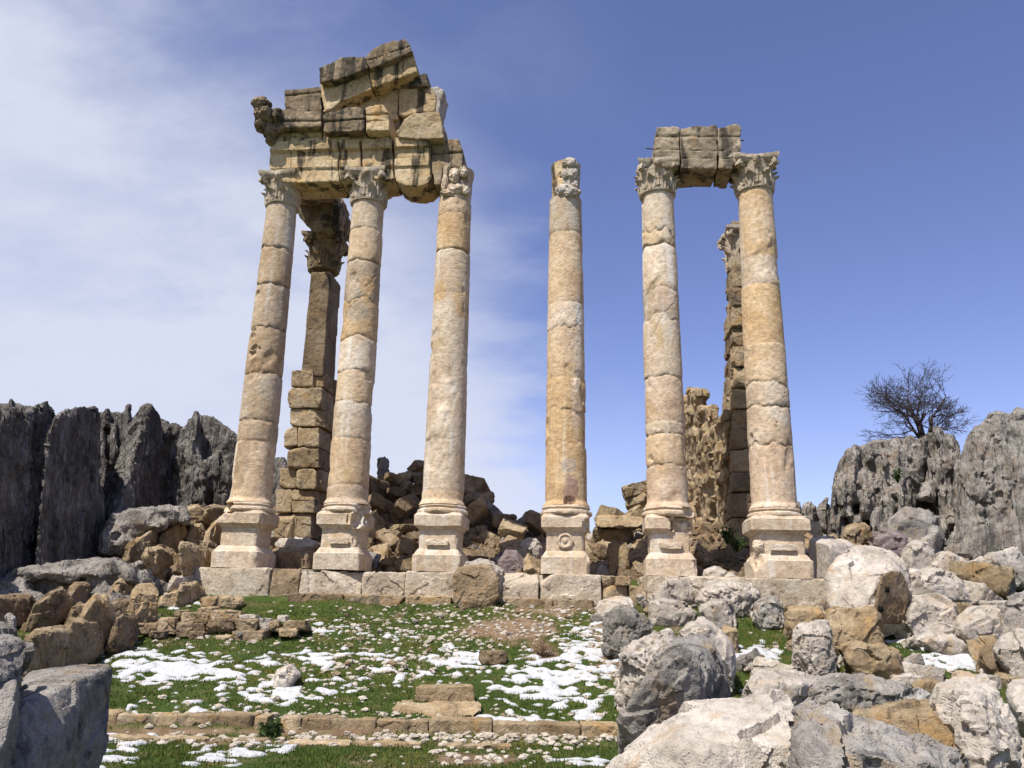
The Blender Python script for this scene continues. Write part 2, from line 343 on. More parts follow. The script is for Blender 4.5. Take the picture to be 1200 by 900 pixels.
def build_ground():
    xs = np.concatenate([-np.geomspace(1500, 9.2, 34), np.arange(-9, 10.01, 0.055), np.geomspace(10.2, 1500, 34)])
    ys = np.concatenate([-np.geomspace(600, 3, 16), np.arange(-2, 3, 0.5), np.arange(3, 14.6, 0.05), np.arange(14.6, 24, 0.2), np.geomspace(24.3, 2500, 40)])
    X, Y = np.meshgrid(xs, ys); Z = gz(X, Y)
    V = np.stack([X, Y, Z], -1).reshape(-1, 3)
    nx, ny = len(xs), len(ys); i = np.arange((ny - 1) * (nx - 1)); r, c = i // (nx - 1), i % (nx - 1)
    F = np.stack([r * nx + c, r * nx + c + 1, (r + 1) * nx + c + 1, (r + 1) * nx + c], 1)
    px, py = proj(V); so = blobs(px, py, SOIL) * (V[:, 1] > 2.5)
    so = np.maximum(so, sstep(14.2, 15.2, V[:, 1] - AX * np.clip(V[:, 0], -9, 9)) * 0.95)
    so = sstep(0.26, 0.66, so + fbm(V * 3.0, 4) * 0.60)
    o = obj('ground', mesh_of('ground', V, F, M['ground'], attr={'soil': so})); o['kind'] = 'structure'; o['label'] = 'sloping turf and bare soil below the temple front'
build_ground()
def field(x, y):
    """snow cover at a ground point"""
    V = np.stack([x, y, gz(x, y)], 1); px, py = proj(V)
    q = np.stack([x, y * 1.25, 0 * x], 1)
    d = blobs(px, py, SNOW); n = fbm(q * 2.4, 2) * 0.45 + fbm(q * 4.6 + 31, 1) * 0.8 + fbm(q * 9 + 7, 1) * 0.5
    return (d - 0.64 + n * (0.35 + 0.65 * (d > 0.15))) * (V[:, 2] > -5), px, py, V
def build_snow():
    st = 0.022
    xs = np.arange(-8.2, 8.0, st); ys = np.arange(4.6, 13.4, st); X, Y = np.meshgrid(xs, ys)
    f, px, py, V = field(X.ravel(), Y.ravel())
    ok = (px > -60) & (px < 1260)
    f = np.where(ok, f, -1)
    sink = np.clip(f, -0.25, 0) * 0.30
    t = (1 - np.exp(-np.clip(f, 0, 2) * 5)) * 0.020
    q = np.stack([X.ravel(), Y.ravel(), 0 * X.ravel()], 1)
    V[:, 2] += t * (1 + fbm(q * 6, 2, .5) * 0.5) + sink + 0.003
    nx, ny = len(xs), len(ys); i = np.arange((ny - 1) * (nx - 1)); r, c = i // (nx - 1), i % (nx - 1)
    F = np.stack([r * nx + c, r * nx + c + 1, (r + 1) * nx + c + 1, (r + 1) * nx + c], 1)
    keep = (f[F].max(1) > 0) & (f[F].min(1) > -0.6); F = F[keep]
    used = np.unique(F); mp = np.zeros(len(V), int); mp[used] = np.arange(len(used))
    o = obj('snow', mesh_of('snow', V[used], mp[F], M['snow'], attr={'rim': sstep(0.16, 0.0, f[used])})); o['kind'] = 'stuff'; o['label'] = 'thin patches of old snow melting on the turf'
build_snow()
def build_grass():
    n = 230000
    y = 4.9 + (13.5 - 4.9) * NR.random(n) ** 0.85; x = (NR.random(n) * 2 - 1) * (0.72 * y + 0.5)
    f, px, py, V = field(x, y)
    so = blobs(px, py, SOIL) + fbm(V * 3.0, 4) * 0.55
    cl = fbm(np.stack([x, y, 0 * x], 1) * 1.7, 3)
    keep = (f < 0.02 + 0.30 * NR.random(n) ** 3) & (so < 0.55 - 0.5 * np.clip(fbm(V * 0.8 + 3, 3) - 0.12, 0, 1)) & (py > 690) & (py < 930) & (cl > -0.22 - NR.random(n) * 0.35)
    x, y, V, cl = x[keep], y[keep], V[keep], cl[keep]; n = len(x)
    h = (0.012 + 0.022 * NR.random(n)) * (0.7 + 1.2 * np.clip(cl + 0.2, 0, 1)); w = 0.004 + 0.006 * NR.random(n)
    a = NR.random(n) * 2 * np.pi; le = NR.random(n) * 0.7; b = NR.random(n) * 2 * np.pi
    B = V.copy(); B[:, 2] -= 0.006
    s = np.stack([np.cos(a), np.sin(a), 0 * a], 1) * w[:, None]
    tip = B + np.stack([np.cos(b) * le * h, np.sin(b) * le * h, h + 0.006], 1)
    VV = np.stack([B - s, B + s, tip], 1).reshape(-1, 3); F = np.arange(3 * n).reshape(-1, 3)
    u = np.clip(0.5 + 0.9 * cl + 0.25 * NR.normal(size=n), 0, 1)[:, None]
    c = (1 - u) * np.array([0.042, 0.068, 0.011]) + u * np.array([0.095, 0.132, 0.026])
    yel = (fbm(np.stack([x, y, 0 * x + 5], 1) * 1.1, 3) + 0.2 * NR.normal(size=n) > 0.17)[:, None]
    c = np.where(yel, np.array([0.20, 0.17, 0.04]), c)
    o = obj('grass', mesh_of('grass', VV, F, M['grass'], smooth=False, attr={'tint': np.repeat(c, 3, 0)})); o['kind'] = 'stuff'; o['label'] = 'short green spring grass between the snow patches'
build_grass()

# ------------------------------------------------------------------ stones
def remesh(me, vox):
    o = bpy.data.objects.new('tmp', me); COL.objects.link(o)
    md = o.modifiers.new('r', 'REMESH'); md.mode = 'VOXEL'; md.voxel_size = vox; md.adaptivity = 0
    dg = bpy.context.evaluated_depsgraph_get(); dg.update(); ev = o.evaluated_get(dg); m2 = ev.to_mesh()
    n = len(m2.vertices); V = np.empty(n * 3, np.float32); m2.vertices.foreach_get('co', V); V = V.reshape(-1, 3).astype(float)
    N_ = np.empty(n * 3, np.float32); m2.vertices.foreach_get('normal', N_); N_ = N_.reshape(-1, 3).astype(float)
    F = np.empty(len(m2.loops), np.int32); m2.loops.foreach_get('vertex_index', F)
    tot = np.empty(len(m2.polygons), np.int32); m2.polygons.foreach_get('loop_total', tot)
    if (tot == 4).all(): F = F.reshape(-1, 4).copy()
    else:
        st = np.concatenate([[0], np.cumsum(tot)[:-1]]); F = [tuple(F[a:a + t]) for a, t in zip(st, tot)]
    ev.to_mesh_clear(); bpy.data.objects.remove(o); bpy.data.meshes.remove(me)
    return V, F, N_
_ico = {}
def ico(l):
    if l not in _ico:
        bm = bmesh.new(); bmesh.ops.create_icosphere(bm, subdivisions=l, radius=1)
        _ico[l] = (np.array([v.co[:] for v in bm.verts]), np.array([[v.index for v in f.verts] for f in bm.faces])); bm.free()
    return _ico[l]
def planes_of(pts):
    bm = bmesh.new(); vs = [bm.verts.new(tuple(map(float, p))) for p in pts]
    bmesh.ops.convex_hull(bm, input=vs); bm.normal_update()
    c = np.mean([v.co[:] for v in bm.verts if v.link_faces], axis=0)
    n, o, w = [], [], []
    vol = 0; cen = np.zeros(3)
    for f in bm.faces:
        p = np.array([v.co[:] for v in f.verts]); nn = np.array(f.normal[:])
        for k in range(1, len(p) - 1):
            t = np.dot(p[0] - c, np.cross(p[k] - c, p[k + 1] - c)) / 6; vol += t; cen += t * (p[0] + p[k] + p[k + 1] + c) / 4
        n.append(nn); o.append(p[0])
    bm.free()
    c = cen / vol if abs(vol) > 1e-9 else c
    n = np.array(n); o = np.array(o); off = ((o - c) * n).sum(1)
    if (off < 0).mean() > 0.5: n, off = -n, -off
    keep = []
    for i in range(len(n)):
        if all(not (n[i] @ n[j] > 0.999 and abs(off[i] - off[j]) < 1e-3 * max(1, abs(off[j]))) for j in keep): keep.append(i)
    return c, n[keep], np.maximum(off[keep], 1e-3)
def rock_verts(pts, lvl=5, p=60, chips=6, amp=1.0, seed=0, pit=0.0, layer=0.0, flute=0.0):
    """a broken stone: a convex body with knocked-off corners, its surface roughened"""
    rr = np.random.default_rng(seed)
    c, n, off = planes_of(pts); q = np.asarray(pts) - c
    size = np.cbrt(np.prod(np.maximum(q.max(0) - q.min(0), 0.02)))
    for _ in range(chips):
        d = rr.normal(size=3); d /= np.linalg.norm(d); s = (q @ d).max()
        n = np.vstack([n, d]); off = np.append(off, s * rr.uniform(0.72, 0.93))
    p = max(p * 2.2, 44) if p < 40 else p * 1.6
    D, F = ico(lvl if lvl < 5 else 6); _, ax_ = np.linalg.eigh(np.cov(q.T)); pr = q @ ax_
    D = (D * np.maximum(np.ptp(pr, axis=0), 0.05)) @ ax_.T; D = D / np.linalg.norm(D, axis=1)[:, None]
    g = np.maximum(D @ n.T / off, 0); g = (g ** p).sum(1) ** (1 / p)
    V = D / g[:, None]
    if lvl >= 5:
        me = mesh_of('tmp', V, F, None); bb = np.sort(np.ptp(V, axis=0)); V, F, _n = remesh(me, max(float(bb[1]) / {5: 34, 6: 60, 7: 95}[lvl], 0.006))
    G_ = np.maximum(V @ n.T / off, 1e-4); g = (G_ ** p).sum(1) ** (1 / p)
    gp = (G_ / g[:, None]) ** p; NV = (gp / off) @ n; NV /= np.linalg.norm(NV, axis=1)[:, None] + 1e-9
    so = rr.uniform(-50, 50, 3); k = 1 / max(size, 0.05)
    wv = V * k + 0.05 * fbm(V * k * 3 + so, 2)[:, None]
    dis = fbm(V * k * 1.6 + so, 3) * 0.022 + tilt(wv * 1.9 + so) * 0.070 + tilt(wv * 4.4 - so) * 0.028 + tilt(wv * 10.5 - so) * 0.010 + fbm(V * k * 8 + so, 4, 0.7) * 0.014
    if lvl >= 6: dis = dis + fbm(V * k * 19 + so, 3, 0.6) * 0.007
    if pit: dis = dis - pit * np.clip(perlin(V * k * 9 + so) - 0.12, 0, 1) * 0.08 - pit * np.clip(perlin(V * k * 20 - so) - 0.15, 0, 1) * 0.05
    if flute:
        w = fbm(V * .9 + so, 3); gq = np.stack([V[:, 0] * 2.2 + w * 1.2, V[:, 1] * 2.2 + w, V[:, 2] * .35], 1) + so
        dis = dis - flute * (1 - sstep(0, .22, np.abs(perlin(gq)))) - flute * .5 * (1 - sstep(0, .25, np.abs(perlin(gq * 2.6))))
    if layer: dis = dis + layer * 0.03 * np.round(3 * perlin(V * np.array([0.4, 0.4, 3.0]) * k * 1.2 + so)) / 3
    V = V + NV * (dis * amp * size)[:, None]
    return V + c, F
def stone_at(name, pts, mat, label, cat, group=None, lvl=5, parent=None, **k):
    V, F = rock_verts(pts, lvl, seed=R.randrange(10 ** 6), **k)
    b = np.array([(V[:, 0].min() + V[:, 0].max()) / 2, (V[:, 1].min() + V[:, 1].max()) / 2, V[:, 2].min()])
    base = np.array(parent.location) if parent is not None else np.zeros(3)
    o = obj(name, mesh_of(name, V - b, F, M[mat], sharp=34), parent, b - base)
    if label: thing(o, label, cat, group)
    return o
def outline_pts(out, d, T, fs=0.62, fx=0.0, fy=0.0, fd=0.30, bs=0.9, sink=0.0, turn=0.0):
    """hull points of a boulder: its outline at depth d, a smaller front face nearer by fd*T and a back face at d+T"""
    o = np.array(out, float); lo, hi = o.min(0), o.max(0); c = (lo + hi) / 2; s = hi - lo
    f = c + (o - c) * fs + np.array([fx, fy]) * s; b = c + (o - c) * bs - np.array([0, 0.02]) * s
    o2 = o.copy(); o2[:, 1] += np.where(o[:, 1] > hi[1] - 0.25 * s[1], sink * s[1], 0)
    f[:, 1] += np.where(f[:, 1] > c[1] + 0.2 * s[1], sink * s[1] + (1 - fs) * 0.3 * s[1], 0)
    tu = turn * d / max(150, abs(600 - c[0])) * (1 if c[0] < 600 else -1) * (o[:, 0] - c[0])
    return np.vstack([P(o2[:, 0], o2[:, 1], d + tu), P(f[:, 0], f[:, 1], d - fd * T + tu * fs), P(b[:, 0], b[:, 1], d + T + tu * bs)])
def rooted(pts, gap=0.9):
    """a stone reaches down to the ground it lies on"""
    lo, hi = pts.min(0), pts.max(0); c = (lo + hi) / 2; e = (hi - lo) * 0.27; add = []
    for sx in (-1, 1):
        for sy in (-1.3, 1):
            x, y = c[0] + sx * e[0], c[1] + sy * e[1]; z = float(gz(x, y)) - 0.06
            if lo[2] - gap < z < lo[2]: add.append((x, y, z))
    return np.vstack([pts, add]) if add else pts
def boulder(name, out, mat, label, d=None, T=None, cat='boulder', lvl=5, group=None, sink=0.08, rk={}, stack=False, **k):
    o = np.array(out, float); lo, hi = o.min(0), o.max(0)
    h = hit((lo[0] + hi[0]) / 2, min(hi[1] - 1, 899))[1]
    if d is None: d = h
    elif hi[1] < 895 and not stack and d < h - 0.25: d = h - 0.1 if d > h - 1.5 else d
    w = min(hi[0] - lo[0], 2.2 * (hi[1] - lo[1])) * d / 936
    if T is None: T = 0.75 * w
    for _ in range(24):                                     # slide back until it lies on the ground
        q_ = outline_pts(out, d, T, sink=sink, **k); c_ = (q_.min(0) + q_.max(0)) / 2
        if stack or hi[1] > 880 or not 0.07 < q_[:, 2].min() - float(gz(c_[0], c_[1])) < 1.2: break
        d += 0.10
    return stone_at(name, q_ if stack else rooted(q_, 0.30), mat, label, cat, group, lvl, **rk)
def pts3(L, dd=0.0):
    a = np.array(L, float); return P(a[:, 0], a[:, 1], a[:, 2] + dd)

# ------------------------------------------------------------------ columns
class MB:
    def __init__(s): s.V = []; s.F = []; s.n = 0
    def add(s, V, F):
        V = np.asarray(V, float); s.V.append(V); s.F += [tuple(int(i) + s.n for i in f) for f in F]; s.n += len(V); return s
    def grid(s, Q, close_u=False, cap=False):
        """Q: rows x columns x 3"""
        r, c = Q.shape[:2]; F = []
        cc = c if close_u else c - 1
        for i in range(r - 1):
            for j in range(cc): F.append((i * c + j, i * c + (j + 1) % c, (i + 1) * c + (j + 1) % c, (i + 1) * c + j))
        if cap: F.append(tuple(range(c))[::-1]); F.append(tuple((r - 1) * c + j for j in range(c)))
        return s.add(Q.reshape(-1, 3), F)
    def verts(s): return np.vstack(s.V)
    def mesh(s, name, mat, sharp=34, fn=None, attr=None):
        V = s.verts()
        if fn: V = fn(V)
        return mesh_of(name, V, s.F, mat, sharp=sharp, attr=attr)
def bite(V, c, r, to):
    """knock a piece off: what lies inside the ball moves to the ball's skin, towards the point `to`"""
    V = V.copy(); c = np.asarray(c, float); r = r * (1 + 0.30 * fbm(V * 5 + c.sum() * 9, 4, .6) + 0.25 * tilt(V * 4 + c.sum() * 5))
    d = V - c; D = np.linalg.norm(d, axis=1); k = D < r; r = r[k]
    if k.any():
        u = np.asarray(to, float) - c; u = u / np.linalg.norm(u)
        b = (d[k] * u).sum(1); disc = np.maximum(b * b - (D[k] ** 2 - r * r), 0); V[k] += u[None] * (-b + np.sqrt(disc))[:, None]
    return V
def wear(V, so, a=0.02, f=2.5, fine=0.006):
    n = np.stack([fbm(V * f + so, 3), fbm(V * f + so + 40, 3), fbm(V * f + so + 80, 3)], 1) * a
    return V + n + np.stack([fbm(V * 14 + so, 3), fbm(V * 14 + so + 9, 3), fbm(V * 14 + so + 23, 3)], 1) * fine
def square_lathe(mb, prof, n=20):
    """stack of squares: prof = [(half width, z)], resampled so that the stone can wear"""
    rows = []
    for (w0, z0), (w1, z1) in zip(prof[:-1], prof[1:]):
        k = max(1, int(math.hypot(w1 - w0, z1 - z0) / 0.03))
        for i in range(k): t = i / k; rows.append((w0 + (w1 - w0) * t, z0 + (z1 - z0) * t))
    rows.append(prof[-1])
    u = np.linspace(-1, 1, n, endpoint=False)
    ring = np.concatenate([np.stack([u, -np.ones(n)], 1), np.stack([np.ones(n), u], 1), np.stack([-u, np.ones(n)], 1), np.stack([-np.ones(n), -u], 1)])
    Q = np.array([[(x * w, y * w, z) for x, y in ring] for w, z in rows]); mb.grid(Q, True, True)
def lathe(mb, prof, n=72, cap=True):
    a = np.linspace(0, 2 * np.pi, n, endpoint=False)
    mb.grid(np.array([[(r * math.cos(t), r * math.sin(t), z) for t in a] for r, z in prof]), True, cap)
def lump(c, s, lvl=4, seed=0, amp=1.6, p=5):
    D, F = ico(lvl); rr = np.random.default_rng(seed); so = rr.uniform(-40, 40, 3)
    V = D * (1 + 0.22 * amp * fbm(D * 1.4 + so, 3) + 0.10 * amp * fbm(D * 4 + so, 3))[:, None]
    return V * np.asarray(s) + np.asarray(c), F
def leaf(mb, ang, z0, h, w, r0, r1, curl, seed):
    rr = np.random.default_rng(seed); T = np.linspace(0, 1, 11); S = np.linspace(-1, 1, 9)
    out = []
    for off in (0.0, -0.035):
        Q = np.zeros((11, 9, 3))
        for i, t in enumerate(T):
            ww = w * (0.78 + 0.3 * math.sin(math.pi * min(t * 1.1, 1))) * (1 - 0.55 * max(0, t - 0.75) / 0.25) * (1 + 0.10 * math.sin(t * 22))
            c = max(0, (t - 0.55) / 0.45)
            zz = z0 + h * (t - 0.16 * c * c); rb = r0 + (r1 - r0) * t + 0.03 + curl * c ** 1.6 + off
            for j, s_ in enumerate(S):
                rad = rb - 0.03 * s_ * s_ + 0.014 * math.cos(s_ * 11) * (1 - c)
                aa = ang + s_ * ww / max(rb, 0.1)
                Q[i, j] = (rad * math.cos(aa), rad * math.sin(aa), zz - 0.03 * s_ * s_ * c)
        out.append(Q)
    A, B = out; n = 11 * 9; V = np.vstack([A.reshape(-1, 3), B.reshape(-1, 3)]); F = []
    for i in range(10):
        for j in range(8):
            a, b, c, d = i * 9 + j, i * 9 + j + 1, (i + 1) * 9 + j + 1, (i + 1) * 9 + j
            F.append((a, b, c, d)); F.append((n + d, n + c, n + b, n + a))
    rim = [j for j in range(9)] + [i * 9 + 8 for i in range(1, 11)] + [10 * 9 + j for j in range(7, -1, -1)] + [i * 9 for i in range(9, 0, -1)]
    for a, b in zip(rim, rim[1:] + rim[:1]): F.append((b, a, n + a, n + b))
    mb.add(V, F)
def capital_mesh(name, rb, h, hw, mat, seed, keep=lambda a: True, bites=(), volutes=(0, 1, 2, 3)):
    """Corinthian capital: bell, two rows of acanthus, corner volutes (the abacus is a child of it)"""
    mb = MB(); rt = hw * 0.90
    lathe(mb, [(rb * 1.0, 0), (rb * 1.10, 0.015), (rb * 1.12, 0.04), (rb * 1.0, 0.06)] + [(rb + (rt - rb) * (t ** 2.2), 0.06 + (h - 0.17) * t) for t in np.linspace(0, 1, 14)], 48)
    for k in range(8):
        a = k * math.pi / 4 + math.pi / 8
        if keep(a): leaf(mb, a, 0.04, h * 0.46, 0.125, rb * 1.03, rb * 1.14, 0.075, seed + k)
    for k in range(8):
        a = k * math.pi / 4
        if keep(a): leaf(mb, a, 0.10, h * 0.66, 0.12, rb * 1.02, rb + (rt - rb) * 0.5, 0.085, seed + 20 + k)
    for k in range(4):
        a = k * math.pi / 2 + math.pi / 4
        if k in volutes:
            rr = hw * 1.13
            c = np.array([rr * math.cos(a), rr * math.sin(a), h - 0.175])
            tg = np.array([-math.sin(a), math.cos(a), 0]); rd = np.array([math.cos(a), math.sin(a), 0])
            for sgn in (-1, 1):                                    # a pair of scrolls meeting at the corner
                Q = []
                for t in np.linspace(0, 1, 26):
                    th = t * 3.3 * math.pi - 0.5; rad = 0.085 * (1 - 0.78 * t)
                    ctr = c + tg * sgn * 0.03 - rd * 0.03 + rd * rad * math.cos(th) + np.array([0, 0, rad * math.sin(th)])
                    q = [ctr + tg * sgn * x + (rd * math.cos(th) + np.array([0, 0, math.sin(th)])) * y for x, y in ((-0.03, -0.014), (0.035, -0.014), (0.035, 0.014), (-0.03, 0.014))]
                    Q.append(q)
                mb.grid(np.array(Q), True, True)
            mb.add(*lump(c - rd * 0.02, (0.055, 0.055, 0.06), 3, seed + 50 + k))
            st = np.array([[(rb * 1.05 + (rr - 0.1 - rb * 1.05) * t ** 1.5 + 0.03 * x) * rd + tg * y + np.array([0, 0, h * 0.55 + (h * 0.30) * t]) for x, y in ((-1, -0.045), (1, -0.045), (1, 0.045), (-1, 0.045))] for t in np.linspace(0, 1, 9)])
            mb.grid(st, True, True)
        b = k * math.pi / 2
        if keep(b): mb.add(*lump((hw * 0.86 * math.cos(b), hw * 0.86 * math.sin(b), h - 0.10), (0.075, 0.075, 0.075), 3, seed + 70 + k))
    def fn(V):
        for bt in bites: V = bite(V, *bt)
        return wear(V, seed * 1.7, 0.022, 5.0, 0.008)
    return mb.mesh(name, mat, 40, fn)
def abacus_mesh(name, h, hw, mat, seed, bites=()):
    mb = MB(); n = 15; rows = []
    for k, z in ((0.86, h - 0.15), (0.92, h - 0.12), (0.97, h - 0.085), (1.0, h - 0.07), (1.0, h)):
        ring = []
        for s_ in range(4):
            for u in np.linspace(-1, 1, n, endpoint=False):
                dip = 1 - 0.16 * (1 - u * u)
                p = (u * hw, -hw * (1.0 - 0.09 * (1 - u * u)))
                uu = abs(u)
                a = s_ * math.pi / 2; ring.append((k * (p[0] * math.cos(a) - p[1] * math.sin(a)), k * (p[0] * math.sin(a) + p[1] * math.cos(a)), z))
        rows.append(ring)
    mb.grid(np.array(rows), True, True)
    def fn(V):
        for bt in bites: V = bite(V, *bt)
        return wear(V, seed * 2.1, 0.035, 4.0, 0.01)
    return mb.mesh(name, mat, 40, fn)
TINT = {'c': (1.0, 1.0, 1.0), 'o': (1.0, 0.88, 0.69), 'p': (1.0, 0.94, 0.91), 'g': (0.80, 0.79, 0.78), 'w': (1.16, 1.17, 1.20), 'd': (0.74, 0.68, 0.61), 'm': (1.04, 0.97, 0.87), 'v': (0.66, 0.55, 0.56)}
def shaft_mesh(name, x0, x1, y0, z0, z1, r0, r1, joints, tints, seed, cracks=(), bites=(), patches=(), depth=0.62):
    """joints: [(z, wave, groove)] from the bottom up; tints: one letter per drum"""
    n = 96; zs = np.arange(z0, z1, 0.02); zs = np.append(zs, z1); th = np.linspace(0, 2 * np.pi, n, endpoint=False)
    T, Z = np.meshgrid(th, zs); T = T.ravel(); Z = Z.ravel(); t = (Z - z0) / (z1 - z0)
    rad = r0 + (r1 - r0) * (0.35 * t + 0.65 * t ** 1.8)
    rad += 0.05 * sstep(0.10, 0.0, Z - z0) * 0.9                                        # apophyge
    dirs = np.stack([np.cos(T), np.sin(T), 0 * T], 1)
    q = np.stack([np.cos(T) * r0, np.sin(T) * r0, Z], 1); so = seed * 13.7
    groove = np.zeros(len(Z)); drum = np.zeros(len(Z), int); offs = np.random.default_rng(seed).uniform(-0.006, 0.006, (len(joints) + 1, 3))
    for jz, wv, gd in joints:
        zz = jz + wv * fbm(np.stack([np.cos(T) * 1.3, np.sin(T) * 1.3, 0 * T + jz], 1) + so, 4)
        dz = np.abs(Z - zz); chip = np.clip(fbm(q * 5 + so + jz, 3) + 0.08, 0, 1)
        groove = np.maximum(groove, gd * (np.exp(-(dz / 0.014) ** 2) * 0.9 + np.exp(-(dz / 0.055) ** 2) * chip * 2.2))
        drum += (Z > zz)
    for cz, ca, slope, lz, gd in cracks:                                                # slanting cracks
        dt = (T - ca + np.pi) % (2 * np.pi) - np.pi
        w = fbm(np.stack([dt * 2, Z * 2, 0 * Z + cz], 1) + so, 4) * 0.14
        dz = np.abs((Z - cz) - slope * dt + w); g = np.exp(-(dz / 0.013) ** 2) * (np.abs(dt) < lz)
        groove = np.maximum(groove, gd * g)
    rad = rad - groove * depth + offs[drum, 2] + fbm(q * 3.2 + so, 4) * 0.009 + fbm(q * 12 + so, 4, 0.65) * 0.006
    spall = np.clip(fbm(q * np.array([1.6, 1.6, 1.0]) + so + 60, 4) - 0.24, 0, 1)       # flaked areas
    rad -= np.minimum(spall * 0.22, 0.028)
    V = dirs * rad[:, None]; V[:, 0] += x0 + (x1 - x0) * t + offs[drum, 0]; V[:, 1] += y0 + offs[drum, 1]; V[:, 2] = Z
    for c, r, to in bites: V = bite(V, np.array(c), r * 1.0, to)
    V[:, :2] += (fbm(q * 9 + so + 5, 3) * 0.004)[:, None]
    tint = np.array([TINT[k] for k in tints])[np.minimum(drum, len(tints) - 1)] * (1 - 0.45 * np.clip(groove * 16, 0, 1))[:, None]
    blot = fbm(q * 1.8 + so, 4)
    tint = tint * (1 + 0.17 * blot[:, None] * np.array([0.5, 0.9, 1.4]))
    for z_, a_, rz, ra, k in patches:
        dt = (T - a_ + np.pi) % (2 * np.pi) - np.pi
        e = np.sqrt(((Z - z_) / rz) ** 2 + (dt / ra) ** 2) + 0.45 * fbm(q * 5 + so, 4)
        mk = sstep(1.05, 0.85, e)[:, None]; tint = tint * (1 - mk) + np.array(TINT[k]) * mk
    mb = MB(); mb.grid(V.reshape(len(zs), n, 3), True, True)
    return mb.mesh(name, M['marble'], 50, attr={'tint': tint})
def white_tint(me):
    a = me.attributes.new('tint', 'FLOAT_COLOR', 'POINT'); a.data.foreach_set('color', np.ones(len(me.vertices) * 4, np.float32)); return me
ROT = math.atan(-AX) * -1.0                                 # turn of the temple about the vertical
def pedestal(root, s, seed, bites=(), cap_bites=(), plinth_bites=(), tor_bites=(), panel=0.0):
    def part(name, prof, bt, parent, a=0.012, rnd=False):
        mb = MB()
        if rnd: lathe(mb, prof, 72)
        else: square_lathe(mb, prof)
        def fn(V):
            if not rnd:                                     # softened arrises
                m_ = np.minimum(np.abs(V[:, 0]), np.abs(V[:, 1])) / np.maximum(np.maximum(np.abs(V[:, 0]), np.abs(V[:, 1])), 1e-3)
                V = V.copy(); V[:, :2] *= (1 - 0.05 * np.clip((m_ - 0.86) / 0.14, 0, 1) ** 2 * (0.6 + 1.5 * np.clip(fbm(V * 4 + seed * 3, 3) + 0.2, 0, 1)))[:, None]
            for bt_ in bt: V = bite(V, *bt_)
            return wear(V, seed * 5.1 + len(name), a, 3.0, 0.006)
        o = obj(name, white_tint(mb.mesh(name, M['marble'], 38, fn)), parent); return o
    die = part('pedestal', [(0.352 * s, 0.355), (0.352 * s, 0.70)], bites, root)
    if panel:
        V, F = rock_verts(np.array([(x, y, z) for x in (-0.2 * s, 0.2 * s) for y in (-0.36 * s, -0.42 * s) for z in (0.43, 0.53)]), 5, 40, 3, 0.6, seed)
        obj('carved_boss', white_tint(mesh_of('carved_boss', V, F, M['marble'], sharp=35)), die)
    part('plinth', [(0.44 * s, 0.0), (0.445 * s, 0.27), (0.415 * s, 0.285), (0.405 * s, 0.31), (0.372 * s, 0.36), (0.36 * s, 0.372)], plinth_bites, die)
    part('cornice_moulding', [(0.36 * s, 0.685), (0.375 * s, 0.70), (0.38 * s, 0.715), (0.42 * s, 0.745), (0.44 * s, 0.755), (0.445 * s, 0.93), (0.43 * s, 0.945), (0.41 * s, 0.965), (0.40 * s, 0.985)], cap_bites, die)
    part('column_base', [(0.41, 0.97), (0.435, 0.985), (0.445, 1.01), (0.435, 1.045), (0.415, 1.055), (0.395, 1.065), (0.40, 1.085), (0.415, 1.10), (0.405, 1.125), (0.385, 1.135)], tor_bites, die, rnd=True)
    return die
BASEZ = 2.14
SH_TOP = 6.98                                               # top of the shafts, bottom of the capitals, above BASEZ
CAPH = 0.665
COLS = [  # shaft axis pixels low, high; pedestal size; joints in pixel rows; tints from the bottom up
    dict(a=(293, 590), b=(330, 250), s=0.95, j=[(516, .05, .012), (492, .06, .03), (437, .10, .03), (383, .14, .035), (331, .08, .035), (289, .12, .04)], t='mdgdgdg', r=(.365, .285), lab='leftmost column of the six, leaning under the pediment corner, its plinth top chipped slanting'),
    dict(a=(407, 590), b=(431, 250), s=0.93, j=[(568, .05, .02), (512, .10, .02), (470, .10, .022), (432, .16, .03), (395, .12, .03), (350, .22, .025), (303, .08, .04), (266, .03, .02)], t='cmcmwogmc', r=(.36, .305), lab='second column from the left with a whole leafy capital under the architrave middle'),
    dict(a=(519, 590), b=(533, 250), s=0.94, j=[(575, .02, .008), (342, .05, .006), (291, .04, .045), (248, .05, .02)], t='mccom', r=(.365, .31), lab='smooth unbroken third column whose split capital carries the right end of the pediment'),
    dict(a=(663, 590), b=(663, 250), s=0.90, j=[(520, .2, .015), (480, .2, .018), (440, .15, .016), (385, .25, .025), (353, .04, .01), (270, .06, .016)], t='ooomwmg', r=(.355, .30), lab='lone free standing column with a broken stub on top and a purplish patch low down'),
    dict(a=(782, 590), b=(771, 250), s=0.93, j=[(544, .06, .02), (508, .05, .03), (493, .05, .02), (440, .05, .03), (370, .22, .022), (335, .12, .02), (284, .10, .05), (268, .30, .03)], t='pmcpcgwmc', r=(.345, .30), lab='column under the left end of the small lintel, its pedestal broken at one corner'),
    dict(a=(907, 590), b=(886, 250), s=1.06, j=[(520, .22, .045), (475, .10, .045), (448, .16, .03), (402, .02, .008), (332, .02, .008), (298, .02, .006)], t='pccmocm', r=(.37, .305), lab='rightmost column with a complete leafy capital at the right end of the small lintel'),
]
colinfo = []
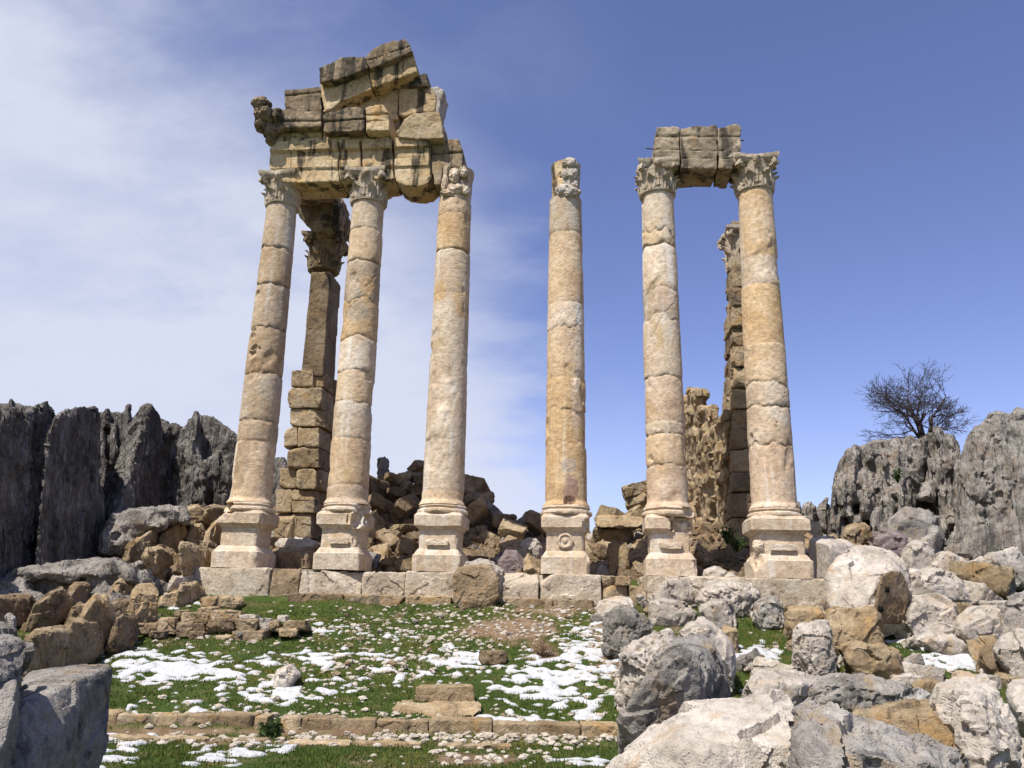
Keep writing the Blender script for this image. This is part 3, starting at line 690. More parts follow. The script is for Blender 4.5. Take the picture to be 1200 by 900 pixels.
for ci, c in enumerate(COLS):
    x = P(*c['a'], 14.0)[0]
    for _ in range(6): Y = float(front(x)); x = P(*c['a'], Y)[0]
    xt = P(*c['b'], Y)[0]; zb_, zt_ = P(*c['a'], Y)[2], P(*c['b'], Y)[2]
    sl_ = (xt - x) / (zt_ - zb_); xb = x - sl_ * (zb_ - BASEZ)
    X = lambda z: sl_ * z                                   # lean of the axis, measured from the base
    root = empty('column', (xb, Y, BASEZ), c['lab'], 'column', 'six Corinthian columns of the temple front')
    colinfo.append((xb, Y, sl_))
    zj = lambda row: float(P(c['a'][0] + (c['b'][0] - c['a'][0]) * (590 - row) / 340.0, row, Y - 0.3)[2] - BASEZ)
    z0 = 1.13
    joints = [(zj(r_), w_, g_) for r_, w_, g_ in c['j']]
    kw = {}
    if ci == 0: kw = dict(bites=[((-0.22, -0.44, zj(412)), .20, (0.05, 0.05, zj(412))), ((-0.30, -0.38, zj(392)), .19, (0.05, 0.05, zj(392))), ((-0.34, -0.30, zj(345)), .17, (0.05, 0.05, zj(345))), ((-0.05, -0.46, zj(436)), .16, (0, 0, zj(436)))], cracks=[(zj(470), 4.6, .3, .6, .02)], patches=[(zj(540), 4.3, .5, .5, 'd'), (zj(480), 4.9, .25, .6, 'd'), (zj(400), 4.2, .3, .5, 'd')])
    if ci == 1: kw = dict(cracks=[(zj(345), 4.8, .45, .9, .025), (zj(440), 5.0, -1.2, .5, .02), (zj(505), 4.9, -.35, .8, .015)], bites=[((.35, -.28, zj(438)), .17, (0, 0, zj(438)))], patches=[(zj(365), 4.7, .22, .8, 'g'), (zj(335), 5.2, .2, .5, 'o')])
    if ci == 2: kw = dict(patches=[(zj(355), 5.6, .3, .7, 'o'), (zj(340), 4.0, .25, .5, 'o'), (zj(470), 4.6, .8, .35, 'w')])
    if ci == 3: kw = dict(cracks=[(zj(400), 4.9, 1.1, .6, .03), (zj(450), 5.1, 3.0, .4, .03), (zj(520), 4.7, 2.0, .3, .02), (zj(570), 4.6, 2.6, .35, .02), (zj(330), 4.6, 1.6, .35, .012)],
                          patches=[(zj(575), 4.85, .28, .38, 'v'), (zj(545), 4.75, .16, .4, 'g'), (zj(470), 5.2, .55, .30, 'p'), (zj(400), 4.7, .2, .5, 'p'), (zj(365), 4.4, .28, .6, 'w')], bites=[((0.06, -.43, zj(590)), .13, (0, 0, zj(590)))])
    if ci == 4: kw = dict(cracks=[(zj(370), 4.7, .5, .8, .03), (zj(480), 4.4, 3.4, .35, .015), (zj(570), 4.7, 2.8, .3, .012)], patches=[(zj(345), 5.0, .25, .5, 'p'), (zj(281), 5.3, .07, .9, 'd')], bites=[((-.42, -.2, zj(538)), .16, (0, 0, zj(538)))])
    if ci == 5: kw = dict(cracks=[(zj(455), 5.4, 1.0, .7, .04), (zj(505), 4.2, -1.0, .4, .03)], patches=[(zj(345), 4.8, .25, 1.2, 'o'), (zj(290), 4.8, .14, 1.1, 'o'), (zj(335), 5.3, .12, .5, 'o')], bites=[((.40, -.22, zj(600)), .17, (0, 0, zj(600) + .1)), ((-.46, -.1, zj(512)), .15, (0, 0, zj(512)))])
    top = SH_TOP if ci not in (2, 3) else SH_TOP - 0.02
    obj('shaft', shaft_mesh('shaft', X(z0), X(top), 0, z0, top, c['r'][0], c['r'][1], joints, c['t'], ci + 1, **kw), root)
    # pedestal, turned with the temple
    bt = dict()
    if ci == 0: bt = dict(cap_bites=[((-.50, -.48, 1.12), .42, (.05, 0, .75)), ((-.2, -.62, 1.22), .38, (0, 0, .8))], tor_bites=[((-.45, -.35, 1.15), .30, (.1, .1, 1.0))], bites=[])
    if ci == 1: bt = dict(cap_bites=[((.50, -.50, .86), .34, (0, 0, .8)), ((.62, -.1, .95), .30, (0, 0, .8))], bites=[((.48, -.48, .6), .30, (0, 0, .5))], plinth_bites=[((.62, -.55, .3), .30, (0, 0, 0.1))], tor_bites=[((.5, -.3, 1.1), .25, (0, 0, 1))], panel=.9)
    if ci == 2: bt = dict(cap_bites=[((-.48, -.5, .72), .10, (0, 0, .8))], panel=1)
    if ci == 3: bt = dict(cap_bites=[((.46, -.44, .74), .20, (0, 0, .9)), ((-.48, -.46, .98), .12, (0, 0, .8))], plinth_bites=[((.50, -.46, .30), .18, (0, 0, 0)), ((-.5, -.44, .32), .13, (0, 0, 0))])
    if ci == 4: bt = dict(cap_bites=[((.34, -.58, .92), .42, (0, 0.1, .8)), ((.6, -.2, .9), .35, (0, 0, .8))], bites=[((.40, -.52, .72), .26, (0, 0, .5))], plinth_bites=[((.56, -.5, .2), .22, (0, 0, 0.1))], tor_bites=[((.45, -.3, 1.1), .22, (0, 0, 1))], panel=1)
    if ci == 5: bt = dict(cap_bites=[((.5, -.5, .99), .13, (0, 0, .8))], plinth_bites=[((-.52, -.50, .33), .22, (0, 0, 0.1))], panel=.9)
    dz = pedestal(root, c['s'], ci * 3 + 5, **bt)
    dz.rotation_euler = (0, 0, ROT)
    if ci == 3:                                             # round rosette on its die
        mb = MB(); a = np.linspace(0, 2 * np.pi, 28, endpoint=False)
        mb.grid(np.array([[(r * math.cos(t) * (1 + .08 * math.cos(8 * t)), -y, .54 + r * math.sin(t)) for t in a] for r, y in ((.13, .28), (.13, .355), (.10, .365), (.085, .345), (.05, .345), (.03, .36), (.001, .362))]), True)
        obj('rosette', white_tint(mb.mesh('rosette', M['marble'], 40, lambda V: wear(V, 3.3, .012, 8))), dz)
    if ci == 5: obj('corner_knob', white_tint(mesh_of('corner_knob', *lump((-.36, -.34, .50), (.09, .09, .11), 4, 4), M['marble'], sharp=40)), dz)
    # capital
    hw = {0: .40, 1: .405, 2: .40, 3: .36, 4: .375, 5: .40}[ci]; rb = c['r'][1] + .005
    cl = (X(SH_TOP), 0, SH_TOP)
    if ci in (0, 1, 4, 5):
        bts = []
        kp = lambda a: True
        if ci == 0: kp = lambda a: not (-1.1 < ((a + math.pi) % (2 * math.pi) - math.pi) < 0.6); bts = [((.52, -.46, .33), .34, (0, 0.1, .3))]
        if ci == 4: bts = [((.50, -.30, .40), .20, (0, 0, .3))]
        cp = obj('capital', white_tint(capital_mesh('capital', rb, CAPH, hw, M['capital'], 11 + ci, kp, bts, {0: (2, 3), 1: (0, 1, 2, 3), 4: (1, 2, 3), 5: (0, 1, 2, 3)}[ci])), root, cl)
        obj('abacus', white_tint(abacus_mesh('abacus', CAPH, hw, M['capital'], 31 + ci, bts)), cp)
        cp.rotation_euler = (0, 0, ROT)
    else:
        mb = MB(); H = CAPH + (0.06 if ci == 3 else 0.0)
        ra = {2: (.30, .35), 3: (.265, .285)}[ci]
        lathe(mb, [(ra[0] + (ra[1] - ra[0]) * t ** 2, H * t) for t in np.linspace(0, 1, 30)], 60)
        bts = [((0.05, -.52, .45), .33, (0, 0, .45)), ((.22, -.42, .15), .20, (0, 0, .2))] if ci == 2 else [((.10, -.50, .5), .32, (0, 0, .5)), ((.40, -.25, .45), .22, (0, 0, .5))]
        def fn(V):
            for b_ in bts: V = bite(V, *b_)
            return wear(V, ci * 9.1, .02, 4, .008)
        cp = obj('capital', mb.mesh('capital', M['entab'] if ci == 3 else M['marble'], 40, fn), root, cl)
        if ci == 2: white_tint(cp.data)
        if ci == 2:
            L_ = [((-.02, -.27, .47), (.095, .10, .15)), ((0.03, -.27, .17), (.16, .09, .11)), ((-.12, -.26, .08), (.15, .08, .07)), ((.22, -.24, .14), (.08, .1, .10)), ((-.2, -.25, .30), (.06, .06, .2)), ((.16, -.26, .55), (.07, .07, .1))]
        else:
            L_ = [((.06, -.20, .38), (.17, .14, .36)), ((.05, -.30, .62), (.14, .09, .12)), ((.10, -.31, .40), (.10, .07, .12)), ((-.04, -.30, .40), (.06, .05, .10)), ((.02, -.26, .05), (.22, .12, .14)), ((.15, -.27, .2), (.07, .06, .1))]
        mb = MB()
        for k, (cc_, ss_) in enumerate(L_): mb.add(*lump(cc_, ss_, 5, 60 + ci * 10 + k, 1.8))
        obj('carved_fragment', white_tint(mb.mesh('carved_fragment', M['marble'] if ci == 2 else M['pale'], 45)), cp)

# ------------------------------------------------------------------ entablature and lintel
NRM = np.array([AX, -1.0, 0.0]); NRM /= np.linalg.norm(NRM)      # towards the camera
FLAT_P0 = np.array([0, 13.9, 0.0])
def on_plane(px, py, w):
    r = ray(px, py); o = np.array([0, 0, EYE]); p0 = FLAT_P0 + NRM * w
    t = ((p0 - o) @ NRM) / (r @ NRM); return o + r * t[..., None]
def tri_fill(n): return list(range(n))
def slab_px(name, out, w, th, mat, parent, seed, grooves=(), a=0.010, vox=0.024, rough=1.0, bites=(), steps=()):
    """a masonry block: its face outlined on the plane w in front of the column axes, th deep, edges worn"""
    o = np.array(out, float); A = on_plane(o[:, 0], o[:, 1], w); B = A - NRM * th
    bm = bmesh.new(); va = [bm.verts.new(tuple(p)) for p in A]; vb = [bm.verts.new(tuple(p)) for p in B]; n = len(o)
    bm.faces.new(va); bm.faces.new(vb[::-1])
    for i in range(n): bm.faces.new((va[i], vb[i], vb[(i + 1) % n], va[(i + 1) % n]))
    bmesh.ops.triangulate(bm, faces=bm.faces[:]); bmesh.ops.recalc_face_normals(bm, faces=bm.faces[:])
    me = bpy.data.meshes.new('tmp'); bm.to_mesh(me); bm.free()
    V, F, N_ = remesh(me, vox)
    e = np.exp(-np.minimum.reduce([np.abs((V - A.mean(0)) @ NRM - 0), np.full(len(V), 9.0)]) / 0.03)   # near the face
    so = seed * 7.3
    d = fbm(V * 2.2 + so, 4) * a * 0.9 + tilt(V * 3.0 + so) * a * .9 + fbm(V * 9 + so, 4, 0.6) * a * 0.8 - np.clip(fbm(V * 4 + so + 30, 3) - 0.22, 0, 1) * a * 4 * rough
    V = V + N_ * d[:, None]
    facing = np.clip(N_ @ NRM, 0, 1)
    for (xa, ya, xb, yb, gw, gd) in grooves:                    # mouldings: steps across the face, from the row's line upwards or down
        p, q = on_plane(np.array([xa, xb]), np.array([ya, yb]), w)
        s = (V[:, 0] - p[0]) / (q[0] - p[0]); zl = p[2] + (q[2] - p[2]) * s
        V = V - NRM[None] * (gd * facing * np.exp(-((V[:, 2] - zl) / gw) ** 2))[:, None]
    for (xa, ya, xb, yb, off) in steps:
        p, q = on_plane(np.array([xa, xb]), np.array([ya, yb]), w); zl = p[2] + (q[2] - p[2]) * (V[:, 0] - p[0]) / (q[0] - p[0])
        V = V + NRM[None] * (off * facing * sstep(-.012, .012, V[:, 2] - zl))[:, None]
    for b_ in bites: V = bite(V, *b_)
    c = np.array([*V[:, :2].mean(0), V[:, 2].min()]); base = np.array(parent.location) if parent is not None else np.zeros(3)
    return obj(name, mesh_of(name, V - c, F, M[mat], sharp=40), parent, c - base)
def Zp(L): return [(280 + a / 4.0, 30 + b / 4.0) for a, b in L]          # pixels of the enlarged photograph
def Zq(L): return [(620 + a / 3.53, 130 + b / 3.53) for a, b in L]
c1 = colinfo[0]
ent = empty('pediment_fragment', (c1[0], c1[1], BASEZ + SH_TOP + CAPH), 'ruined stained pediment corner and architrave resting on the three left columns', 'entablature')
def gline(y0, y1, gw=.012, gd=.04): return (280 + 150 / 4, 30 + y0 / 4, 280 + 900 / 4, 30 + y1 / 4, gw, gd)
FG = [gline(640, 622, .006, .010)]
ST = [(280 + 150 / 4, 30 + 603 / 4, 280 + 900 / 4, 30 + 578 / 4, .07), (280 + 150 / 4, 30 + 676 / 4, 280 + 900 / 4, 30 + 660 / 4, .035)]
E_ = [
    ('architrave_block', [(146, 606), (166, 556), (300, 549), (466, 543), (474, 600), (462, 660), (470, 728), (300, 737), (150, 727), (143, 640)], .33, .70, 'entab', FG),
    ('architrave_block', [(474, 544), (572, 540), (573, 716), (474, 727), (468, 660), (478, 600)], .325, .70, 'entab', FG),
    ('architrave_block', [(579, 540), (722, 536), (724, 690), (730, 716), (690, 722), (579, 716)], .33, .70, 'entab', FG),
    ('architrave_block', [(729, 537), (897, 532), (898, 690), (906, 715), (880, 742), (840, 752), (770, 748), (736, 726), (728, 690)], .34, .72, 'entab', FG),
    ('architrave_block', [(902, 534), (1032, 530), (1047, 585), (1048, 640), (1040, 655), (952, 668), (944, 742), (915, 746), (910, 700), (899, 690)], .30, .66, 'entab_grey', [(505, 180, 545, 178, .02, .05)]),
    ('frieze_block', [(150, 560), (122, 512), (100, 470), (150, 400), (210, 400), (384, 402), (388, 545), (300, 552)], .42, .75, 'entab', [gline(520, 512, .02, .04)]),
    ('cornice_block', [(150, 500), (140, 420), (170, 402), (205, 388), (262, 378), (330, 398), (386, 400), (386, 470), (210, 478)], .60, .6, 'entab_grey', [(330, 142, 375, 141, .02, .04)]),
    ('frieze_block', [(392, 480), (590, 470), (700, 470), (704, 534), (592, 541), (392, 546)], .42, .75, 'entab', [gline(516, 508, .02, .04)]),
    ('cornice_block', [(394, 414), (450, 400), (520, 376), (560, 380), (588, 388), (588, 492), (394, 500)], .62, .6, 'entab_grey', [(380, 142, 450, 138, .015, .05)]),
    ('cornice_block', [(595, 384), (640, 372), (676, 370), (700, 398), (706, 470), (702, 490), (595, 494)], .64, .6, 'entab', [(425, 135, 460, 132, .015, .05), (425, 142, 460, 140, .012, .04)]),
    ('backing_block', [(690, 432), (770, 424), (780, 540), (690, 540)], .02, .5, 'entab_grey', []),
    ('broken_cornice_block', [(745, 522), (738, 496), (772, 438), (822, 406), (938, 402), (950, 450), (959, 526), (850, 532)], .52, .7, 'ochre', []),
    ('tympanum_block', [(212, 298), (290, 296), (372, 284), (386, 300), (386, 402), (345, 398), (214, 384)], .30, .7, 'entab_grey', [(335, 112, 375, 108, .02, .03)]),
    ('tympanum_block', [(380, 410), (400, 396), (480, 352), (610, 305), (738, 272), (748, 300), (744, 436), (700, 440), (560, 440), (380, 440)], .12, .55, 'entab', []),
    ('tympanum_block', [(750, 300), (770, 284), (890, 284), (925, 330), (918, 402), (830, 408), (775, 424), (750, 418)], .14, .55, 'entab', [(470, 116, 510, 117, .006, .02)]),
    ('tympanum_block', [(893, 290), (930, 284), (962, 300), (944, 360), (938, 404), (920, 402), (926, 330)], .12, .5, 'pale', []),
    ('raking_block', [(748, 276), (762, 252), (820, 234), (880, 220), (890, 284), (770, 286)], .22, .55, 'entab_grey', []),
    ('raking_cornice', [(378, 262), (470, 250), (604, 198), (622, 296), (560, 322), (482, 354), (424, 394), (396, 402), (386, 330)], .42, .65, 'entab', [(375, 98, 432, 80, .02, .03)]),
    ('raking_cornice_top', [(376, 196), (430, 175), (480, 150), (588, 138), (606, 196), (520, 232), (440, 258), (380, 264)], .60, .85, 'entab_grey', []),
    ('raking_cornice', [(612, 198), (700, 165), (808, 120), (822, 160), (835, 214), (740, 250), (628, 292), (614, 240)], .44, .65, 'entab', [(435, 78, 485, 60, .014, .03)]),
    ('raking_cornice_top', [(594, 140), (640, 98), (700, 76), (776, 58), (800, 82), (810, 120), (720, 160), (614, 200), (600, 180)], .58, .85, 'entab_grey', [(445, 66, 480, 54, .012, .03)]),
]
for k, (nm, ol, w, th, mt, gr) in enumerate(E_):
    slab_px(nm, Zp(ol), w, th, mt, ent, k + 1, gr, a=0.011 if 'top' not in nm and 'cornice' not in nm else .022, rough=1.0, steps=ST if nm == 'architrave_block' and k < 4 else ())
# broken console on the corner: lumps of a weathered lion head spout
mb = MB()
for k, (zx, zy, w, s) in enumerate([((108), 372, .72, (.18, .2, .14)), (120, 420, .66, (.2, .22, .2)), (112, 470, .6, (.15, .18, .14)), (180, 420, .62, (.12, .14, .14)), (150, 500, .5, (.14, .2, .16)), (150, 540, .45, (.1, .15, .1))]):
    c_ = on_plane(np.array(280 + zx / 4.0), np.array(30 + zy / 4.0), w); mb.add(*lump(c_ - np.array(ent.location), s, 5, 200 + k, 1.5))
obj('corner_spout', mb.mesh('corner_spout', M['entab_grey'], 45), ent)
# architrave running back from the first column to the pier behind it is built with the pier
lin = empty('lintel', (colinfo[4][0], colinfo[4][1], BASEZ + SH_TOP + CAPH), 'short dark stained lintel of three blocks bridging the two right columns', 'lintel')
for k, ol in enumerate([[(518, 112), (530, 68), (615, 62), (622, 70), (623, 224), (602, 232), (575, 236), (520, 222)], [(624, 74), (690, 62), (773, 56), (779, 70), (779, 234), (770, 240), (700, 236), (626, 236)], [(780, 72), (830, 60), (868, 50), (877, 70), (876, 212), (842, 216), (840, 240), (784, 236)]]):
    slab_px('lintel_block', Zq(ol), .34, .72, 'lintel', lin, 40 + k, [(770, 175.5, 866, 177, .010, .018), (770, 184, 866, 186, .010, .018), (770, 160, 866, 160, .02, .02)], a=.02)
def tube(mb, p, q, r0, r1, n=6):
    p, q = np.asarray(p, float), np.asarray(q, float); d = q - p; d /= np.linalg.norm(d) + 1e-9
    a = np.cross(d, (0.3, 0.2, 0.93)); a /= np.linalg.norm(a); b = np.cross(d, a); t = np.linspace(0, 2 * np.pi, n, endpoint=False)
    mb.grid(np.array([[p + r0 * (a * math.cos(k) + b * math.sin(k)) for k in t], [q + r1 * (a * math.cos(k) + b * math.sin(k)) for k in t]]), True, True)
for ax, ay, bx, by in ((757, 174, 769, 175), (866, 165, 872, 164.5)):
    mb = MB(); p = on_plane(np.array([ax, bx]), np.array([ay, by]), .1) - np.array(lin.location); tube(mb, p[0], p[1], .012, .012); obj('iron_rod', mb.mesh('iron_rod', M['iron']), lin)

# ------------------------------------------------------------------ stylobate, kerb, low wall
def prism_pts(out, d, vec):
    a = np.array(out, float); A = P(a[:, 0], a[:, 1], np.full(len(a), d)); return np.vstack([A, A + np.asarray(vec, float)])
def xat(px, w, z):
    """x where the sight line through column px at height z meets the plane w in front of the column axes"""
    lo, hi = -12.0, 12.0
    for _ in range(40):
        x = (lo + hi) / 2; p = FLAT_P0 + NRM * w; y = p[1] + AX * (x - p[0])
        if proj(np.array([x, y, z]))[0] < px: lo = x
        else: hi = x
    return x
def bar(x0, x1, w0, w1, z0, z1):
    q = []
    for x in (x0, x1):
        for w in (w0, w1):
            p = FLAT_P0 + NRM * w; q += [(x, p[1] + AX * (x - p[0]), z0), (x, p[1] + AX * (x - p[0]), z1)]
    return np.array(q)
sty = empty('stylobate', (0, 13.5, 1.6), 'long low course of foundation blocks carrying the six column pedestals', 'foundation')
SB = [(222, 316, 0, 'marble', .5), (316, 351, 0, 'brown', .7), (351, 424, -.03, 'marble', 1.5), (424, 474, -.03, 'marble', 1.4), (474, 560, 0, 'marble', .7), (560, 632, 0, 'marble', .7), (632.5, 706, 0, 'marble', .7), (706, 738, -.16, 'ochre', .6), (738, 758, -.16, 'ochre', .8), (758, 800, 0, 'marble', 1.0), (800, 882, 0, 'marble', 1.0), (882, 972, 0, 'marble', .8)]
for k, (a_, b_, dz, mt, amp) in enumerate(SB):
    x0, x1 = xat(a_ + .8, .47, 1.9), xat(b_ - .8, .47, 1.9)
    o = stone_at('foundation_block', bar(x0, x1, .47 + R.uniform(-.02, .02), -.55, 1.5, BASEZ - .004 + dz), mt, None, None, None, 6, sty, p=44, chips=2, amp=amp * .45)
    if mt == 'marble': white_tint(o.data); o.data.materials[0] = M['capital']
for a_, b_ in ((706, 722), (722, 740)):
    stone_at('foundation_block', bar(xat(a_, .42, 2.05), xat(b_ - 1, .42, 2.05), .42, -.3, BASEZ - .165, BASEZ - .02), 'ochre', None, None, None, 5, sty, p=30, chips=3, amp=.9)
led = empty('foot_step', (-1, 13.2, 1.6), 'thin brownish stone step at the foot of the foundation blocks', 'step')
for a_, b_ in ((335, 402), (402, 474), (474, 530), (592, 648), (648, 700)):
    stone_at('step_slab', bar(xat(a_ + 1, .8, 1.65), xat(b_ - 1, .8, 1.65), .80 + R.uniform(-.03, .03), .42, 1.45, 1.735), 'ochre' if R.random() < .6 else 'brown', None, None, None, 5, led, p=36, chips=3, amp=.7)
ker = empty('stone_kerb', (-1.5, 8, .4), 'straight ochre stone kerb running across the turf below the snow', 'kerb')
def kx(px): return P(px, 858, 8.0)[0]
for a_, b_ in ((60, 135), (135, 206), (206, 296), (296, 312), (327, 352), (352, 440), (440, 502), (502, 577), (577, 681), (681, 742)):
    x0, x1 = kx(a_ + .7), kx(b_ - .7); yy = 8.0 + R.uniform(-.012, .012); zt = .565 + R.uniform(-.012, .012)
    stone_at('kerb_stone', np.array([(x, y, z) for x in (x0, x1) for y in (yy, yy + .26) for z in (.25, zt)]), 'ochre', None, None, None, 5, ker, p=60, chips=1, amp=.45)
lo_ = empty('sunken_edging', (-2, 7.7, .35), 'thin pale row of edging slabs sunk in the grass below the kerb', 'edging')
for a_, b_ in ((128, 200), (200, 262), (262, 330), (345, 420), (420, 500), (520, 600)):
    stone_at('edging_slab', np.array([(x, y, z) for x in (kx(a_), kx(b_ - 2)) for y in (7.62, 7.74) for z in (.25, .425)]), 'ochre', None, None, None, 4, lo_, p=30, chips=4, amp=.9)
dw = empty('low_stone_wall', (-4, 10.3, 1.0), 'short tumbled dry stone wall of ochre pieces on the turf', 'wall')
def Zd(a): return [(100 + x * .2667, 660 + y * .2667) for x, y in a]
def box(a, b, c, d): return [(a, c), (b, c), (b, d), (a, d)]
DW = [(385, 418, 210, 250, 'ochre'), (417, 545, 215, 260, 'ochre'), (490, 552, 195, 218, 'ochre'), (550, 670, 208, 250, 'ochre'), (672, 745, 225, 250, 'pale'), (526, 650, 247, 305, 'brown'), (654, 756, 247, 300, 'ochre'), (396, 465, 262, 292, 'brown'), (465, 522, 265, 300, 'brown'), (230, 312, 265, 312, 'brown'), (312, 392, 243, 312, 'ochre'),
      (762, 816, 240, 290, 'pale'), (812, 850, 250, 305, 'ochre'), (850, 930, 285, 322, 'ochre'), (640, 722, 305, 345, 'brown'), (560, 640, 315, 337, 'ochre'), (690, 782, 298, 352, 'brown'), (455, 524, 300, 337, 'brown'), (395, 456, 292, 325, 'brown'), (870, 985, 252, 290, 'ochre'), (275, 345, 300, 332, 'brown'), (840, 880, 232, 256, 'pale')]
dwd = hit(262, 748)[1]
for a_, b_, c_, e_, mt in DW:
    stone_at('stone', prism_pts(Zd(box(a_ + 1, b_ - 1, c_ + 1, e_ + 1)), dwd + (300 - (c_ + e_) / 2) * .003, (R.uniform(-.05, .05), R.uniform(.25, .4), R.uniform(-.04, .04))), mt, None, None, None, 5, dw, p=16, chips=6, amp=1.1)

# ------------------------------------------------------------------ the pier behind the left columns
pier = empty('stone_pier', P(358, 636, 16.3), 'tall slender ochre pier with a dark leafy capital standing behind the left columns', 'pier')
def Zr(L): return [(220 + x / 3.0, 420 + y / 3.0) for x, y in L]
PV = (0.10, .85, 0)
for k, (a_, b_, c_, e_, dp) in enumerate([(362, 442, 40, 100, 0), (440, 478, 40, 100, .1), (352, 472, 101, 174, -.05), (357, 480, 175, 239, 0), (337, 386, 240, 314, 0), (386, 462, 240, 311, -.03), (348, 462, 313, 385, -.04), (322, 382, 386, 457, .05), (380, 452, 388, 460, -.04), (452, 470, 388, 460, .1), (308, 363, 458, 541, -.02), (363, 445, 460, 500, 0), (363, 445, 500, 542, -.04), (300, 372, 542, 632, -.06), (372, 434, 542, 630, 0)]):
    cut = 10 if k == 8 else 2
    stone_at('pier_block', prism_pts(Zr([(a_ + cut, c_ + 1), (b_ - cut, c_ + 1), (b_ - 1, c_ + cut), (b_ - 1, e_ - cut), (b_ - cut, e_ - 1), (a_ + cut, e_ - 1), (a_ + 1, e_ - cut), (a_ + 1, c_ + cut)]), 16.25 + dp, PV), 'ochre', None, None, None, 5, pier, p=60, chips=2, amp=.5)
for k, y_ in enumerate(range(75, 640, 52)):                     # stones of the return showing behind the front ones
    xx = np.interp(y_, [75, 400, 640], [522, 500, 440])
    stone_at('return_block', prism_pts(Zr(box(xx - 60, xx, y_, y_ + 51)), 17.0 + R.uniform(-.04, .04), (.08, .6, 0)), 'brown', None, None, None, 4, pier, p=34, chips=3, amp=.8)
stone_at('pier_shaft', np.vstack([P(np.array([353, 378.]), np.array([441, 441.]), 16.3), P(np.array([364, 387.]), np.array([318, 318.]), 16.3), P(np.array([353, 378.]), np.array([441, 441.]), 16.3) + (.07, .8, 0), P(np.array([364, 387.]), np.array([318, 318.]), 16.3) + (.07, .8, 0)]), 'brown', None, None, None, 6, pier, p=60, chips=0, amp=.25)
cb = P(379, 320, 16.65); mb = MB()
pc_ = obj('pier_capital', white_tint(capital_mesh('pier_capital', .31, .82, .44, M['entab_grey'], 61)), pier, cb - np.array(pier.location))
obj('abacus', white_tint(abacus_mesh('abacus', .82, .46, M['entab_grey'], 62)), pc_)
def W3(L): return [(220 + x / 3.75, 200 + y / 3.75) for x, y in L]
stone_at('impost_block', prism_pts(W3([(492, 60), (640, 60), (655, 110), (676, 170), (668, 235), (640, 272), (560, 268), (512, 240), (492, 190)]), 16.1, (.1, 1.0, 0)), 'entab_grey', None, None, None, 6, pier, p=20, chips=4, amp=1.0)
stone_at('return_architrave', np.vstack([P(np.array([352, 392.]), np.array([226, 226.]), 14.9), P(np.array([352, 392.]), np.array([200, 200.]), 14.9), P(np.array([352, 392.]), np.array([246, 246.]), 16.5), P(np.array([352, 392.]), np.array([210, 210.]), 16.5)]), 'entab_grey', None, None, None, 5, pier, p=40, chips=2, amp=.6)
boulder('slab', [(322, 641), (326, 632), (340, 630), (368, 632), (374, 636), (372, 642), (350, 645)], 'pale', 'white slab under the tall ochre pier behind the left columns', d=15.7, T=.9, cat='slab', stack=True)
boulder('block', [(318, 645), (330, 642), (368, 643), (369, 655), (366, 672), (330, 672), (318, 668)], 'brown', 'shaded brown block standing between the first and second pedestals under a white slab', d=15.3, T=.8, cat='stone block', sink=.2)

# ------------------------------------------------------------------ ruined wall at the right
WX0 = P(858, 636, 16.0)[0]
def wpt(px, py):
    """point of the wall's inner face seen through a pixel, the face running away from its near end"""
    lo, hi = 0.0, 20.0
    for _ in range(40):
        s = (lo + hi) / 2; x = WX0 + .11 * s; z = P(px, py, 16 + s)[2]
        if proj(np.array([x, 16 + s, z]))[0] > px: lo = s
        else: hi = s
    return np.array([WX0 + .11 * s, 16 + s, P(px, py, 16 + s)[2]])
rw = empty('ruined_wall', (WX0, 16, 2.3), 'ruined ochre wall with tall end pier and stepped top behind the two right columns', 'wall')
def crag_mesh(A, vec, vox, bulge=0.0, L=0.5, fn=None, mat=None, name='crag', open_low=True, sharp=40):
    """a rock or wall face: outline A in space, pushed back by vec, its front swelling out away from the outline, then weathered by fn"""
    A = np.asarray(A, float); n = len(A); bm = bmesh.new(); vec = np.asarray(vec, float)
    va = [bm.verts.new(tuple(p)) for p in A]; vb = [bm.verts.new(tuple(p + vec)) for p in A]
    bm.faces.new(va); bm.faces.new(vb[::-1])
    for i in range(n): bm.faces.new((va[i], vb[i], vb[(i + 1) % n], va[(i + 1) % n]))
    bmesh.ops.triangulate(bm, faces=bm.faces[:]); bmesh.ops.recalc_face_normals(bm, faces=bm.faces[:])
    me = bpy.data.meshes.new('tmp'); bm.to_mesh(me); bm.free()
    V, F, N_ = remesh(me, vox)
    if bulge:
        u = vec / np.linalg.norm(vec); e = np.full(len(V), 9.0); Ap = A - np.outer(A @ u, u); Vp = V - np.outer(V @ u, u); zl = A[:, 2].min() + 0.3
        for i in range(n):
            p, q = Ap[i], Ap[(i + 1) % n]
            if open_low and A[i][2] < zl and A[(i + 1) % n][2] < zl: continue
            t = np.clip(((Vp - p) @ (q - p)) / max(((q - p) ** 2).sum(), 1e-9), 0, 1); e = np.minimum(e, np.linalg.norm(Vp - p - t[:, None] * (q - p), axis=1))
        s = (V @ u - (A @ u).mean()) / np.linalg.norm(vec); b = 1 - np.exp(-e / L)
        V = V - u[None] * (bulge * b * np.clip(1 - s, 0, 1))[:, None]
    if fn: V = fn(V, normals(V, F))
    return V, F
def normals(V, F):
    F = np.asarray(F); a = V[F[:, 0]]; n = np.cross(V[F[:, 1]] - a, V[F[:, 2]] - a)
    o = np.zeros_like(V)
    for k in range(F.shape[1]): np.add.at(o, F[:, k], n)
    return o / (np.linalg.norm(o, axis=1)[:, None] + 1e-9)
def put(name, V, F, mat, parent=None, sharp=40, attr=None):
    c = np.array([*((V.min(0) + V.max(0)) / 2)[:2], V[:, 2].min()]); base = np.array(parent.location) if parent is not None else np.zeros(3)
    return obj(name, mesh_of(name, V - c, F, M[mat], sharp=sharp, attr=attr), parent, c - base)
